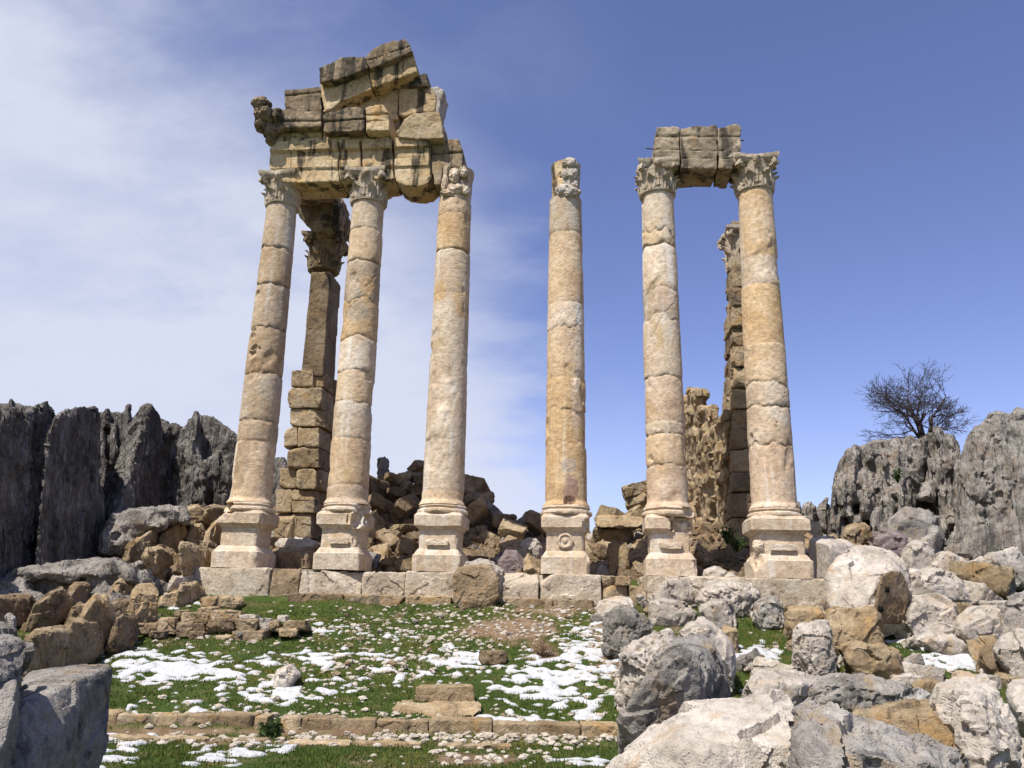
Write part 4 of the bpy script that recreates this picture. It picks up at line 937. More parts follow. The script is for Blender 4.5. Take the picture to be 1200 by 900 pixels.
cw = [wpt(*p) for p in ((850, 640), (849, 480), (846, 490), (840, 498), (831.6, 503), (830, 479), (818.7, 479), (818.5, 458), (806, 456), (797, 470), (790, 650))]
def rubble_fn(V, N_):
    w = fbm(V * 1.6, 3); zz = V[:, 2] * 3.3 + w * .7; r_ = np.floor(zz); yy = (V[:, 1] + V[:, 0]) * 1.7 + r_ * 0.618 + w * .9; c_ = np.floor(yy)
    hs = _perm[(_perm[r_.astype(int) & 255] + c_.astype(int)) & 255] / 255.0
    e = np.minimum(np.minimum(zz - r_, 1 - zz + r_) / 3.3, np.minimum(yy - c_, 1 - yy + c_) / 1.7)
    h = (hs - .5) * .20 * sstep(.0, .05, e) - .05 * (1 - sstep(0, .035, e)) + .05 * tilt(V * np.array([2.4, 2.4, 3.6])) + .025 * tilt(V * 6) + fbm(V * 9, 3) * .02
    return V + N_ * h[:, None]
V, F = crag_mesh(cw, (.26, .03, 0), .05, fn=rubble_fn); put('rubble_core', V, F, 'ochre', rw)
rows = [258 + 0, 285, 308, 335, 358, 382, 405, 429, 456, 478, 502, 525, 552, 576, 606, 640]
LEAN = lambda z: .052 * (z - 2.8)
for a_, b_ in zip(rows[2:-1], rows[3:]):                        # squared stones of the end pier, two deep
    zt, zb = P(855, a_, 16.0)[2], P(855, b_, 16.0)[2]; sd = float(np.interp(zt, [2.8, 5.6, 9], [1.6, 1.5, .85])); cut = R.uniform(.35, .65) * sd
    for s0, s1 in ((0, cut), (cut + .015, sd)):
        x0 = WX0 + R.uniform(-.03, .02); wd = .70 + R.uniform(-.03, .05)
        stone_at('pier_block', np.array([(x0 + LEAN(z) + .11 * s + (wd if r else 0), 16 + s + (R.uniform(-.02, .02)), z) for s in (s0, s1) for r in (0, 1) for z in (zb + .004, zt - .004)]), 'ochre' if R.random() < .6 else 'brown', None, None, None, 5, rw, p=60, chips=4, amp=.6)
zc = P(855, 309, 16.0)[2]
pl_ = obj('pilaster_capital', white_tint(capital_mesh('pilaster_capital', .34, .95, .46, M['capital'], 71)), rw, np.array([WX0 + .38 + LEAN(zc), 16.45, zc]) - np.array(rw.location))
obj('abacus', white_tint(abacus_mesh('abacus', .95, .46, M['capital'], 72)), pl_)
stone_at('broken_block', np.array([(WX0 + .12 + LEAN(zc) + x, 16.2 + y, zc + .95 + z) for x in (0, .5) for y in (0, .5) for z in (0, .22)]), 'brown', None, None, None, 5, rw, p=60, chips=4, amp=.7)

# ------------------------------------------------------------------ crags
def crag(name, poly, d, thick, mat, label, bulge=.8, L=.5, turn=0.0, face=.16, vox=.055, flute=.10, big=.25, crack=.05, lean=0.0, layer=0.0, seed=0, cat='crag', cs=(1.1, 1.1, .7)):
    a = np.array([p[:2] for p in poly], float); zz = P(a[:, 0], a[:, 1], np.full(len(a), float(d)))[:, 2]
    dd = d + lean * (zz - zz.min()) / max(np.ptp(zz), .1) + turn * (a[:, 0] - a[:, 0].mean()); A = P(a[:, 0], a[:, 1], dd)
    so = seed * 11.3
    def fn(V, N_):
        w = fbm(V * .9 + so, 3)
        q = np.stack([V[:, 0] * 1.9 + w * 1.2, V[:, 1] * 1.9 + w, V[:, 2] * .30], 1) + so
        h = big * .5 * fbm(V * np.array([.55, .55, .4]) + so, 3)
        wp = V + .06 * fbm(V * 3 + so, 3)[:, None]
        h = h + face * 1.2 * tilt(wp * np.array([.95, .95, .38]) + so) + face * .40 * tilt(wp * np.array([2.6, 2.6, .9]) - so) + face * .10 * tilt(wp * np.array([6., 6., 3.]) + so)
        h = h - flute * (1 - sstep(0, .20, np.abs(perlin(q)))) - flute * .55 * (1 - sstep(0, .24, np.abs(perlin(q * 2.4 + 5)))) - flute * .25 * (1 - sstep(0, .3, np.abs(perlin(q * 5.1 + 9))))
        c, i = cells(wp * np.array(cs) + so); c2, i2 = cells(wp * np.array(cs) * 2.7 + so)
        h = h - crack * 1.6 * (1 - sstep(0, .06, c)) - crack * .8 * (1 - sstep(0, .08, c2))
        if layer: h = h + layer * np.round(2.5 * perlin(np.stack([V[:, 0] * .2, V[:, 1] * .2, V[:, 2] * 2.4 + w * .8], 1) + so)) / 2.5
        h = h + fbm(V * 3.4 + so, 4, .6) * .022 + fbm(V * 13 + so, 3, .6) * .010
        return V + N_ * h[:, None]
    V, F = crag_mesh(A, (A[:, 0].mean() / d * thick, thick, 0), vox, bulge, L, fn)
    return thing(put(name, V, F, mat, sharp=32), label, cat)
def inside(poly, x, y):
    c = False; n = len(poly)
    for i in range(n):
        x0, y0 = poly[i][:2]; x1, y1 = poly[(i + 1) % n][:2]
        if (y0 > y) != (y1 > y) and x < (x1 - x0) * (y - y0) / (y1 - y0) + x0: c = not c
    return c
def pillar_crag(name, poly, d, thick, mat, label, n=46, wmin=7, wmax=20, hmax=70, relief=.9, vox=.05, seed=0, lean=.5, cat='crag', flute=.03, hmin=18):
    """a karst crag: many broken upright blocks grown together"""
    r = random.Random(seed); a = np.array(poly, float); lo, hi = a.min(0), a.max(0); vs, fs, k0 = [], [], 0
    def addhull(pts):
        nonlocal k0
        bm = bmesh.new(); q = [bm.verts.new(tuple(map(float, p))) for p in pts]; res = bmesh.ops.convex_hull(bm, input=q)
        bmesh.ops.delete(bm, geom=[v for v in bm.verts if not v.link_faces], context='VERTS'); bmesh.ops.recalc_face_normals(bm, faces=bm.faces[:]); bm.verts.index_update()
        vs.extend([v.co[:] for v in bm.verts]); fs.extend([tuple(v.index + k0 for v in f.verts) for f in bm.faces]); k0 += len(bm.verts); bm.free()
    A = P(a[:, 0], a[:, 1], np.full(len(a), float(d))); top = hi[1]
    c2 = np.array([(lo[0] + hi[0]) / 2, hi[1]]); core = c2 + (a - c2) * np.array([.95, .955])          # the core behind the pillars
    cA = P(core[:, 0], core[:, 1], np.full(len(a), d + .25)); m0 = len(vs); nn = len(a)
    vs.extend([tuple(p) for p in cA] + [tuple(p) for p in P(core[:, 0], core[:, 1], np.full(len(a), d + .25 + thick))]); fs.append(tuple(range(nn))); fs.append(tuple(range(2 * nn - 1, nn - 1, -1)))
    fs.extend([(i, i + nn, (i + 1) % nn + nn, (i + 1) % nn) for i in range(nn)]); k0 = len(vs)
    got = 0; t = 0
    while got < n and t < n * 60:
        t += 1; x = r.uniform(lo[0], hi[0]); y = r.uniform(lo[1], hi[1] - 20); w = r.uniform(wmin, wmax) * (1 if r.random() < .75 else .5); h = r.uniform(hmin, hmax)
        if not (inside(poly, x - w * .45, y + 1) and inside(poly, x + w * .45, y + 1) and inside(poly, x, y)): continue
        if not (inside(poly, x - w * .95, y + h * .5) and inside(poly, x + w * .95, y + h * .5)): continue
        f = (y - lo[1]) / (hi[1] - lo[1]); dz = d - relief * (.15 + .85 * f) * r.uniform(.1, 1.0); pts = []
        sl_ = r.uniform(-.5, .5) * w
        for yy, ww, dd in ((y, .55, .28), (y + h * .18, .95, .08), (y + h * .8, 1.0, 0.0), (y + h, .8, .12)):
            tl = sl_ * (yy - y) / h
            for sx in (-1, 1):
                pts.append(P(x + sx * w * ww * r.uniform(.75, 1.05) - tl, yy + r.uniform(-.12, .12) * w, dz + lean * .3 * (1 - (yy - y) / h) * .5 + dd + r.uniform(-.12, .12)))
                pts.append(P(x + sx * w * ww * .8 - tl, yy, dz + .8 + r.uniform(0, .4)))
            pts.append(P(x + r.uniform(-.4, .4) * w * ww - tl, yy, dz + dd - r.uniform(.05, .30)))
        addhull(pts); got += 1
    me = bpy.data.meshes.new('tmp'); me.from_pydata([tuple(map(float, v)) for v in vs], [], fs); me.update()
    V, F, N_ = remesh(me, vox); so = seed * 11.3; N_ = normals(V, F)
    q = np.stack([V[:, 0] * 2.2, V[:, 1] * 2.2, V[:, 2] * .5], 1) + so
    h = .05 * tilt(V * np.array([2.3, 2.3, 1.2]) + so) + .035 * tilt(V * np.array([6, 6, 4]) - so) + fbm(V * 4 + so, 4, .6) * .025 + fbm(V * 14 + so, 3) * .010 - flute * (1 - sstep(0, .22, np.abs(perlin(q))))
    return thing(put(name, V + N_ * h[:, None], F, mat, sharp=34), label, cat)
crag('crag', [(-60, 760), (-90, 480), (-30, 468), (0, 478), (20, 482), (42, 472), (57, 467), (64, 478), (66, 492), (72, 520), (92, 560), (98, 690), (80, 760)], 14.2, 1.6, 'dark', 'tall dark crag at the extreme left edge with a notched top', .3, .4, turn=.026, seed=1, flute=.05, crack=.01, face=.12, vox=.045)
crag('crag', [(30, 760), (50, 560), (56, 505), (66, 487), (86, 478), (104, 473), (116, 476), (117, 500), (119, 560), (121, 610), (118, 655), (100, 760)], 15.2, 1.6, 'dark', 'broad dark smooth faced crag beside the pointed pyramid crag', .2, .3, turn=.034, seed=2, flute=.04, crack=.008, big=.15, face=.09, vox=.045)
stone_at('crag', pts3([(100, 690, 17.0), (116, 630, 17.2), (124, 570, 17.6), (137, 530, 18.0), (152, 498, 18.4), (164, 481, 18.6), (172, 475, 18.5), (183, 477, 19.0), (190, 505, 19.5), (197, 545, 19.7), (207, 606, 19.9), (206, 690, 19.9), (128, 690, 16.2), (134, 610, 16.7), (150, 560, 17.2), (120, 690, 20.5), (195, 640, 20.6), (178, 480, 19.6)]), 'dark', 'pointed pyramid shaped crag with fluted pale edges', 'crag', None, 7, p=90, chips=0, amp=.45, flute=.030)
pillar_crag('crag', [(170, 700), (178, 530), (184, 498), (196, 488), (206, 488), (216, 494), (222, 482), (236, 477), (250, 479), (262, 488), (270, 494), (282, 503), (284, 600), (280, 700)], 19.6, 1.5, 'dark', 'deeply fluted dark crag right behind the leftmost column', 80, 3, 9, 60, .9, .045, 4)
pillar_crag('crag', [(-60, 700), (-80, 478), (-20, 466), (0, 463), (20, 463), (38, 468), (50, 478), (80, 490), (112, 476), (130, 473), (155, 474), (158, 482), (186, 477), (204, 486), (205, 700)], 23, 1.6, 'dark', 'long ragged back ridge of the left crags seen through the gaps', 150, 3, 8, 50, .9, .06, 5)
pillar_crag('crag', [(276, 700), (280, 560), (300, 540), (318, 530), (334, 528), (342, 545), (350, 700)], 22, 1.4, 'dark', 'low dark crag seen between the leftmost column and the tall pier', 16, 5, 12, 50, .7, .06, 8)
pillar_crag('rock_ledge', [(112, 690), (118, 618), (128, 600), (148, 592), (190, 591), (216, 592), (220, 604), (206, 612), (176, 618), (158, 634), (150, 650), (150, 690)], 15.8, 1.6, 'crag', 'layered grey rock ledge at the foot of the pyramid crag', 16, 14, 34, 26, 1.0, .045, 6, cat='rock', hmin=10)
pillar_crag('rock_ledge', [(-30, 735), (-20, 680), (10, 668), (60, 657), (110, 652), (140, 654), (170, 668), (186, 684), (180, 705), (100, 722), (20, 735)], 12.8, 1.4, 'crag', 'low rough grey rock ledge below the left crags behind the ochre blocks', 26, 10, 30, 26, .8, .045, 7, cat='rock', hmin=8)
pillar_crag('crag', [(962, 680), (969, 616), (971, 585), (976, 552), (980, 536), (990, 520), (1002, 518), (1020, 511), (1030, 508), (1046, 509), (1058, 507), (1068, 508), (1076, 512), (1084, 506), (1088, 500), (1100, 498), (1112, 501), (1124, 509), (1128, 520), (1128, 560), (1126, 620), (1124, 690)], 19.0, 2.0, 'crag', 'wide creviced grey crag carrying the bare tree', 170, 3.5, 10, 60, 1.0, .036, 11, flute=.03)
crag('crag', [(1108, 720), (1113, 640), (1116, 570), (1118, 545), (1130, 518), (1136, 506), (1146, 495), (1156, 483), (1166, 479), (1178, 482), (1190, 484), (1204, 482), (1250, 476), (1330, 480), (1330, 740), (1150, 740)], 16.4, 2.0, 'crag', 'massive smooth grey crag at the right edge with a dark hollow', .7, .5, vox=.042, seed=12, flute=.025, crack=.012, big=.4, face=.16)
pillar_crag('crag', [(1150, 560), (1128, 520), (1150, 492), (1158, 482), (1166, 479), (1182, 483), (1200, 480), (1260, 476), (1290, 560)], 18.6, 1.2, 'crag', 'pale knobbly summit of the crag at the right edge', 26, 6, 14, 30, .5, .05, 13, hmin=10)
# the smooth crag's hollow: a deep bite out of its face
hol = [o for o in SC.objects if o.get('label', '').startswith('massive smooth')][0]
def hollow(o, balls):
    me = o.data; n = len(me.vertices); V = np.empty(n * 3, np.float32); me.vertices.foreach_get('co', V); V = V.reshape(-1, 3).astype(float) + np.array(o.location)
    for px, py, d, r, k in balls:
        c = P(px, py, d); V0 = V.copy(); V = bite(V, c, r, c + np.array([.5 * k, 1.2, .1])); mv = np.abs(V - V0).sum(1) > 0
        V[mv] += np.stack([fbm(V[mv] * 4, 3), fbm(V[mv] * 4 + 9, 3), fbm(V[mv] * 4 + 18, 3)], 1) * .10
    me.vertices.foreach_set('co', (V - np.array(o.location)).astype(np.float32).ravel()); me.update()
hollow(hol, [(1168, 565, 15.45, .72, 1), (1174, 592, 15.5, .62, 1), (1164, 612, 15.5, .42, 1), (1182, 665, 15.2, .52, 1), (1186, 640, 15.3, .35, 1)])
RC = [('boulder', [(1034, 642), (1037, 612), (1050, 602), (1062, 594), (1088, 598), (1104, 604), (1106, 630), (1100, 660), (1060, 664)], 'grey', 'big square brownish grey boulder leaning against the creviced crag', 16.5, .9, dict(fs=.72, fx=-.02, fy=.02)),
      ('boulder', [(1018, 612), (1030, 598), (1052, 603), (1050, 634), (1020, 634)], 'crag', 'upright fractured rock wedged left of the big square boulder', 17.2, .6, {}),
      ('boulder', [(928, 600), (930, 588), (938, 588), (939, 604), (934, 612)], 'crag', 'small upright grey stone just right of the rightmost column', 18.5, .4, {}),
      ('boulder', [(938, 604), (942, 590), (950, 588), (956, 594), (954, 608), (944, 612)], 'crag', 'rounded grey stone below the skyline right of the rightmost column', 18.7, .5, {}),
      ('boulder', [(952, 618), (954, 600), (962, 590), (970, 582), (972, 620)], 'crag', 'leaning grey stone beside the left edge of the creviced crag', 18.8, .6, {}),
      ('boulder', [(930, 618), (938, 606), (950, 605), (954, 618), (940, 622)], 'grey', 'dark grey stone under two smaller grey stones right of the last column', 17.6, .5, {})]
for nm, ol, mt, lb, d, T, kk in RC: boulder(nm, ol, mt, lb, d=d, T=T, sink=.25, **kk)
# small bushes growing in the rocks
def weed(name, px, py, d, h, w, n, label, mat='weed', cat='plant'):
    b = P(px, py, d); mb = MB(); rr = np.random.default_rng(int(px * 7 + py))
    for k in range(n):
        a = rr.uniform(0, 6.28); le = rr.uniform(.1, 1) * w; hh = h * rr.uniform(.35, 1); tip = np.array([math.cos(a) * le, math.sin(a) * le * .7, hh])
        tube(mb, (0, 0, -.05), tip, .006, .003, 3)
        for j in range(7):
            c = tip * rr.uniform(.3, 1) + rr.normal(size=3) * .03; u = rr.normal(size=3); u /= np.linalg.norm(u); v = np.cross(u, rr.normal(size=3)); v /= np.linalg.norm(v); s = rr.uniform(.012, .03) if mat == 'weed' else .008
            mb.add(np.array([c - u * s * 1.4, c + v * s * .6, c + u * s * 1.6, c - v * s * .6]), [(0, 1, 2, 3)])
    o = obj(name, mb.mesh(name, M[mat], None), None, b); return thing(o, label, cat)
weed('green_bush', 1178, 662, 14.9, .32, .30, 50, 'green bush growing at the foot of the hollow in the right crag')
weed('green_bush', 851, 634, 15.7, .32, .25, 34, 'green weeds sprouting low on the ruined wall behind the right columns')
weed('green_bush', 864, 644, 15.4, .3, .3, 30, 'small green weed tuft at the foot of the ruined wall end pier')
weed('green_bush', 1052, 564, 17.8, .3, .14, 26, 'green plant clinging to a crevice below the bare tree')
weed('grass_tuft', 318, 862, 7.95, .09, .09, 50, 'dark green grass tuft filling the gap in the kerb')
weed('dry_plant', 636, 768, hit(636, 770)[1], .22, .2, 60, 'dry brown plant on the turf above the snow', 'dry')
# bare tree
def tree():
    b = P(1083, 512, 20.0); root = empty('bare_tree', b, 'leafless dark tree spreading on top of the right crag', 'tree'); rr = random.Random(5)
    tr, cr = MB(), MB()
    def grow(p, d, r, l, lv):
        q = p; dd = d.copy(); segs = 3
        for s in range(segs):
            dd = dd + np.array([rr.gauss(0, .16), rr.gauss(0, .16), rr.gauss(0.02, .10)]); dd /= np.linalg.norm(dd)
            q2 = q + dd * l / segs; r2 = r * (1 - .25 * (s + 1) / segs)
            tube(tr if lv < 2 else cr, q, q2, r * (1 - .25 * s / segs), r2, 6 if lv < 2 else 4); q = q2
            if lv < 5 and s < segs - 1 and rr.random() < .75:
                grow(q, nd(dd, .8), max(r2 * .52, .0036), l * rr.uniform(.5, .75), lv + 1)
        if lv < 5:
            for _ in range(2 if rr.random() < .75 else 3): grow(q, nd(dd, .55), max(r2 * .62, .0036), l * rr.uniform(.62, .86), lv + 1)
    def nd(d, s):
        v = d + np.array([rr.gauss(0, s), rr.gauss(0, s), rr.gauss(0, s * .7)]); v[2] = v[2] * .9 + .06; return v / np.linalg.norm(v)
    for k, (dx, dy, l, r) in enumerate([(-.20, .1, .74, .055), (.25, -.1, .74, .05), (-.55, .0, .66, .04), (.02, .3, .82, .055), (.55, .1, .6, .035), (-.35, -.4, .62, .035)]):
        v = np.array([dx, dy, 1.0]); grow(np.array([dx * .06, dy * .06, -.2]), v / np.linalg.norm(v), r, l, 0)
    obj('trunk', tr.mesh('trunk', M['bark'], None), root); obj('crown', cr.mesh('crown', M['bark'], None), root)
tree()

# ------------------------------------------------------------------ boulders of the right foreground
def B(out, mat, label, d=None, T=None, name='boulder', cat='boulder', **k): return boulder(name, out, mat, label, d=d, T=T, cat=cat, **k)
def Z5(L): return [(700 + a * .2444, 680 + b * .2444) for a, b in L]
def Z8(L): return [(690 + a * .425, 600 + b * .425) for a, b in L]
def Z6(L): return [(940 + a / 4.5, 620 + b / 4.5) for a, b in L]
def hull(name, L, mat, label, cat='boulder', lvl=6, ground=None, **rk):
    if ground: L = [(x, y, z + hit(*ground)[1] - max(q[2] for q in L if q[1] > ground[1] - 8)) for x, y, z in L]
    if lvl == 6: lvl = 7
    if False: pass
    rk = dict(rk)
    return _hull(name, L, mat, label, cat, lvl, **rk)
def _hull(name, L, mat, label, cat, lvl, **rk): return stone_at(name, rooted(pts3(L), 0.6 if max(q[1] for q in L) > 895 else 0.25) if 'upper of two' not in label else pts3(L), mat, label, cat, None, lvl, **rk)
hull('boulder', [(728, 885, 5.0), (729, 836, 4.8), (755, 799, 4.75), (797, 767, 4.8), (826, 771, 4.85), (829, 830, 4.9), (760, 880, 4.85), (755, 787, 5.1), (792, 743, 5.5), (817, 738, 5.6), (838, 750, 5.5), (849, 773, 5.4), (857, 797, 5.3), (859, 835, 5.3), (850, 860, 5.6), (735, 880, 5.7), (800, 750, 5.9)], 'grey', 'big boulder with a dark pitted front face and pale sloping top', p=36, chips=2, amp=.7, pit=.5)
hull('boulder', [(690, 960, 4.1), (707, 897, 4.1), (756, 864, 4.15), (790, 835, 4.2), (805, 826, 4.25), (845, 824, 4.45), (880, 818, 4.4), (915, 811, 4.4), (923, 822, 4.2), (938, 868, 3.85), (944, 960, 3.8), (820, 875, 3.75), (822, 960, 3.65), (786, 868, 3.85), (780, 960, 3.75), (905, 960, 4.9), (740, 960, 4.9)], 'pale', 'pale cream foreground boulder with a ledge and ochre lower face', p=40, chips=1, amp=.6)
hull('boulder', [(926, 826, 4.0), (955, 819, 4.1), (985, 820, 4.1), (1022, 828, 4.1), (1058, 843, 4.05), (1092, 862, 4.0), (1122, 884, 3.95), (1146, 915, 3.9), (1160, 970, 3.9), (945, 870, 3.55), (1010, 868, 3.5), (1070, 890, 3.5), (1120, 960, 3.5), (940, 970, 3.4), (1000, 970, 4.7), (1130, 960, 4.6)], 'grey', 'rounded grey pitted foreground boulder right of the pale ledged one', p=20, chips=2, amp=.9, pit=1.0)
hull('block', [(1000, 833, 4.9), (1040, 821, 5.3), (1085, 814, 5.4), (1112, 813, 5.3), (1092, 836, 4.6), (1100, 862, 4.55), (1142, 900, 4.5), (1130, 845, 4.9), (1010, 870, 4.8), (1010, 930, 4.7), (1090, 930, 4.5), (1150, 930, 5.0)], 'ochre', 'ochre topped block lying behind the rounded grey foreground boulder', 'stone block', p=30, chips=3, amp=.8)
hull('boulder', [(1099, 806, 4.9), (1112, 792, 5.0), (1130, 783, 5.1), (1152, 778, 5.1), (1163, 788, 4.9), (1178, 812, 4.7), (1200, 850, 4.6), (1222, 900, 4.6), (1160, 900, 4.3), (1122, 852, 4.5), (1128, 820, 4.5), (1150, 960, 4.3), (1240, 960, 5.2), (1120, 900, 5.3)], 'pale', 'pinkish rough pale boulder at the right edge of the foreground', p=22, chips=4, amp=1.2, pit=.7)
hull('boulder', [(1180, 800, 5.8), (1205, 793, 5.8), (1260, 797, 5.8), (1260, 870, 5.4), (1205, 850, 5.4), (1188, 826, 5.5), (1190, 880, 6.4), (1260, 880, 6.4)], 'pale', 'smooth pale boulder half cut by the right edge behind the pinkish rough one', p=18, lvl=5)
B([(858, 828), (862, 806), (876, 792), (900, 789), (938, 790), (958, 797), (962, 812), (940, 830), (890, 836)], 'pale', 'flat topped pale slab behind the cream ledged boulder', 5.6, .7, fs=.8, fy=.15, lvl=6)
B([(930, 822), (938, 800), (960, 791), (990, 789), (1030, 796), (1062, 806), (1086, 816), (1060, 836), (990, 840)], 'grey', 'low rough grey slab behind the rounded grey boulder', 5.5, .7, fs=.8, fy=.15, lvl=6, rk=dict(pit=.8))
B([(722, 815), (724, 785), (727, 768), (742, 764), (750, 745), (768, 736), (786, 738), (796, 760), (776, 812), (740, 826)], 'pale', 'knobbly tan white boulder left behind the dark faced boulder', 5.9, .6, lvl=6, rk=dict(pit=1.0, amp=1.3))
B([(793, 745), (806, 728), (824, 721), (842, 737), (858, 752), (861, 764), (858, 790), (848, 800), (830, 770)], 'pale', 'pale slab leaning on the back of the dark faced boulder', 6.6, .5, fs=.7)
B([(705, 745), (706, 724), (723, 713), (740, 714), (757, 724), (766, 735), (758, 752), (742, 760), (718, 768), (708, 762)], 'grey', 'rounded grey boulder with a white slab behind it at the turf edge', None, .6, lvl=6, rk=dict(pit=.8))
B([(697, 713), (704, 703), (724, 700), (742, 702), (745, 712), (722, 717), (704, 728)], 'pale', 'white slab showing behind the rounded grey boulder at the turf edge', None, .6)
B([(758, 730), (761, 706), (776, 702), (794, 705), (802, 714), (792, 728), (772, 734)], 'pale', 'pale grey angular stone right of the rounded grey boulder', None, .5)
B([(783, 724), (786, 714), (806, 713), (818, 720), (814, 730), (796, 734)], 'pale', 'small white stone in front of the pale grey angular stone', None, .35)
B([(818, 712), (830, 704), (856, 704), (862, 715), (864, 730), (854, 737), (836, 728), (824, 722)], 'pale', 'flat pale tan boulder propped up at the foot of the rubble', None, .6, fs=.7)
B([(842, 742), (850, 732), (862, 738), (864, 756), (852, 766), (844, 758)], 'ochre', 'ochre lump under the flat pale tan propped boulder', None, .35)
B([(766, 704), (772, 686), (784, 676), (800, 678), (812, 692), (814, 705), (800, 712), (780, 708)], 'pale', 'pale rough boulder in front of the foundation under the fifth column', None, .6, rk=dict(pit=.6))
B([(812, 704), (818, 690), (832, 682), (860, 681), (880, 686), (892, 694), (890, 712), (868, 722), (836, 714)], 'pale', 'broad pitted pale boulder in front of the foundation left of the last column', None, .7, lvl=6, rk=dict(pit=1.2))
B([(882, 722), (884, 706), (894, 698), (910, 698), (918, 708), (919, 724), (908, 736), (890, 735)], 'grey', 'cube like rough grey boulder beside the broad pitted pale boulder', None, .5, rk=dict(pit=1))
B([(920, 738), (920, 714), (936, 711), (962, 712), (966, 722), (966, 740), (940, 744)], 'ochre', 'left one of two ochre blocks in line below the last column', 8.7, .5, name='block', cat='stone block', fs=.92)
B([(966, 753), (966, 714), (978, 711), (1024, 712), (1031, 722), (1032, 750), (1004, 756)], 'ochre', 'right larger one of two ochre blocks in line below the last column', 8.7, .6, name='block', cat='stone block', fs=.92, lvl=6)
B([(930, 776), (930, 742), (936, 732), (958, 727), (971, 727), (975, 756), (977, 784), (958, 788), (940, 780)], 'pale', 'standing grey white boulder with a flat broken top on the turf', 7.6, .5, lvl=6, rk=dict(pit=.7))
B([(982, 770), (986, 756), (1004, 752), (1030, 754), (1054, 764), (1057, 776), (1030, 782), (1000, 778)], 'ochre', 'low ochre slab with a dark undercut end lying in the grass', 7.7, .5, name='slab', cat='slab', fs=.85, fy=.1)
B([(1028, 788), (1032, 779), (1050, 776), (1068, 778), (1073, 786), (1056, 793), (1036, 796)], 'pale', 'flat white stone in the grass in front of the low ochre slab', None, .35, fs=.8)
B([(1040, 800), (1046, 791), (1066, 790), (1084, 793), (1080, 800), (1056, 804)], 'pale', 'thin white slab lying in the grass behind the low grey slab', None, .3, fs=.8)
B([(1068, 804), (1074, 796), (1094, 796), (1102, 802), (1094, 812), (1076, 812)], 'ochre', 'small ochre stone in the grass left of the pinkish rough boulder', None, .3, name='stone', cat='stone')
# the carved block with sockets
cbk = hull('carved_block', [(968, 700, 11.2), (971, 668, 11.1), (982, 652, 11.1), (998, 643, 11.3), (1022, 641, 11.4), (1046, 648, 11.3), (1058, 658, 11.2), (1068, 676, 11.4), (1070, 712, 11.4), (1062, 732, 11.3), (1022, 730, 10.6), (1026, 690, 10.55), (1044, 666, 10.78), (1066, 684, 10.98), (1066, 712, 10.96), (1024, 700, 10.6), (1060, 733, 10.9), (975, 716, 10.9), (1000, 725, 10.6), (985, 715, 12.4), (1066, 728, 12.3), (1004, 646, 12.2), (1052, 660, 12.2)], 'pale', 'great pale rounded boulder with a carved niche and two square sockets', 'carved boulder', p=22, chips=1, amp=.8)
nb = np.array(cbk.location)
nich = stone_at('niche_shade_panel', pts3([(1023, 730, 10.62), (1027, 700, 10.60), (1032, 676, 10.66), (1044, 668, 10.78), (1058, 670, 10.92), (1065, 686, 11.02), (1063, 712, 11.0), (1058, 732, 10.96), (1023, 730, 11.4), (1058, 732, 11.6), (1044, 672, 11.4)], -.12), 'brown', None, None, None, 6, cbk, p=30, chips=0, amp=.35)  # panel in darker stone, the niche's shadow put into its colour
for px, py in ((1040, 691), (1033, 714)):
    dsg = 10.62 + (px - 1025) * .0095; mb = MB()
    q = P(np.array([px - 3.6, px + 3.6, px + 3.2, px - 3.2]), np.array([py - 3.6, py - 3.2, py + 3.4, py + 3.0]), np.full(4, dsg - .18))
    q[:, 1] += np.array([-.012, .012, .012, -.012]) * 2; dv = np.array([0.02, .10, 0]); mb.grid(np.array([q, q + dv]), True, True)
    obj('socket', mb.mesh('socket', M['hole_shade'], None), cbk, -nb + 0)  # black box on the panel, painted as the shade of a hole
B([(1056, 706), (1058, 682), (1066, 668), (1076, 668), (1086, 684), (1090, 705), (1080, 716), (1062, 716)], 'pale', 'smooth column drum piece right behind the boulder with square sockets', 11.6, .8, name='column_drum', cat='column drum', fs=.8)
B([(1052, 655), (1062, 642), (1068, 636), (1086, 635), (1096, 645), (1102, 660), (1090, 672), (1064, 668)], 'pale', 'pale angular boulder topmost in the white heap under the right crag', 13.2, .7)
B([(1090, 662), (1098, 648), (1112, 646), (1128, 656), (1134, 672), (1128, 684), (1104, 678)], 'pale', 'pale jagged boulder on the right shoulder of the white heap under the crag', 13.0, .7, rk=dict(pit=.6))
B([(1072, 700), (1076, 676), (1090, 667), (1116, 670), (1128, 682), (1128, 708), (1104, 716), (1080, 712)], 'pale', 'broad layered pale boulder in the middle of the white heap under the crag', 12.2, .8, rk=dict(layer=1.5), lvl=6)
B([(1062, 730), (1066, 710), (1076, 700), (1092, 696), (1110, 702), (1121, 716), (1122, 736), (1110, 750), (1088, 755), (1070, 748)], 'pale', 'round pale broken drum lying on its side at the snow edge', 9.6, .5, fs=.88, lvl=6, name='column_drum', cat='column drum', rk=dict(p=14, chips=1))
B([(1080, 752), (1090, 746), (1116, 744), (1134, 756), (1126, 764), (1096, 762)], 'pale', 'flat pale stone under the round broken drum', 9.3, .5, fs=.85)
B([(1044, 740), (1044, 728), (1054, 723), (1066, 728), (1068, 744), (1056, 748)], 'pale', 'small smooth white stone left of the round broken drum', 9.8, .35)
B([(1131, 706), (1136, 694), (1152, 687), (1164, 698), (1168, 710), (1152, 716)], 'pale', 'pale pointed stone between the white heap and the right crag', 11.5, .5)
B([(1116, 744), (1120, 724), (1136, 713), (1156, 711), (1176, 718), (1180, 738), (1168, 752), (1140, 758)], 'pale', 'wide pale pinkish boulder right of the round broken drum', 9.8, .7, lvl=6)
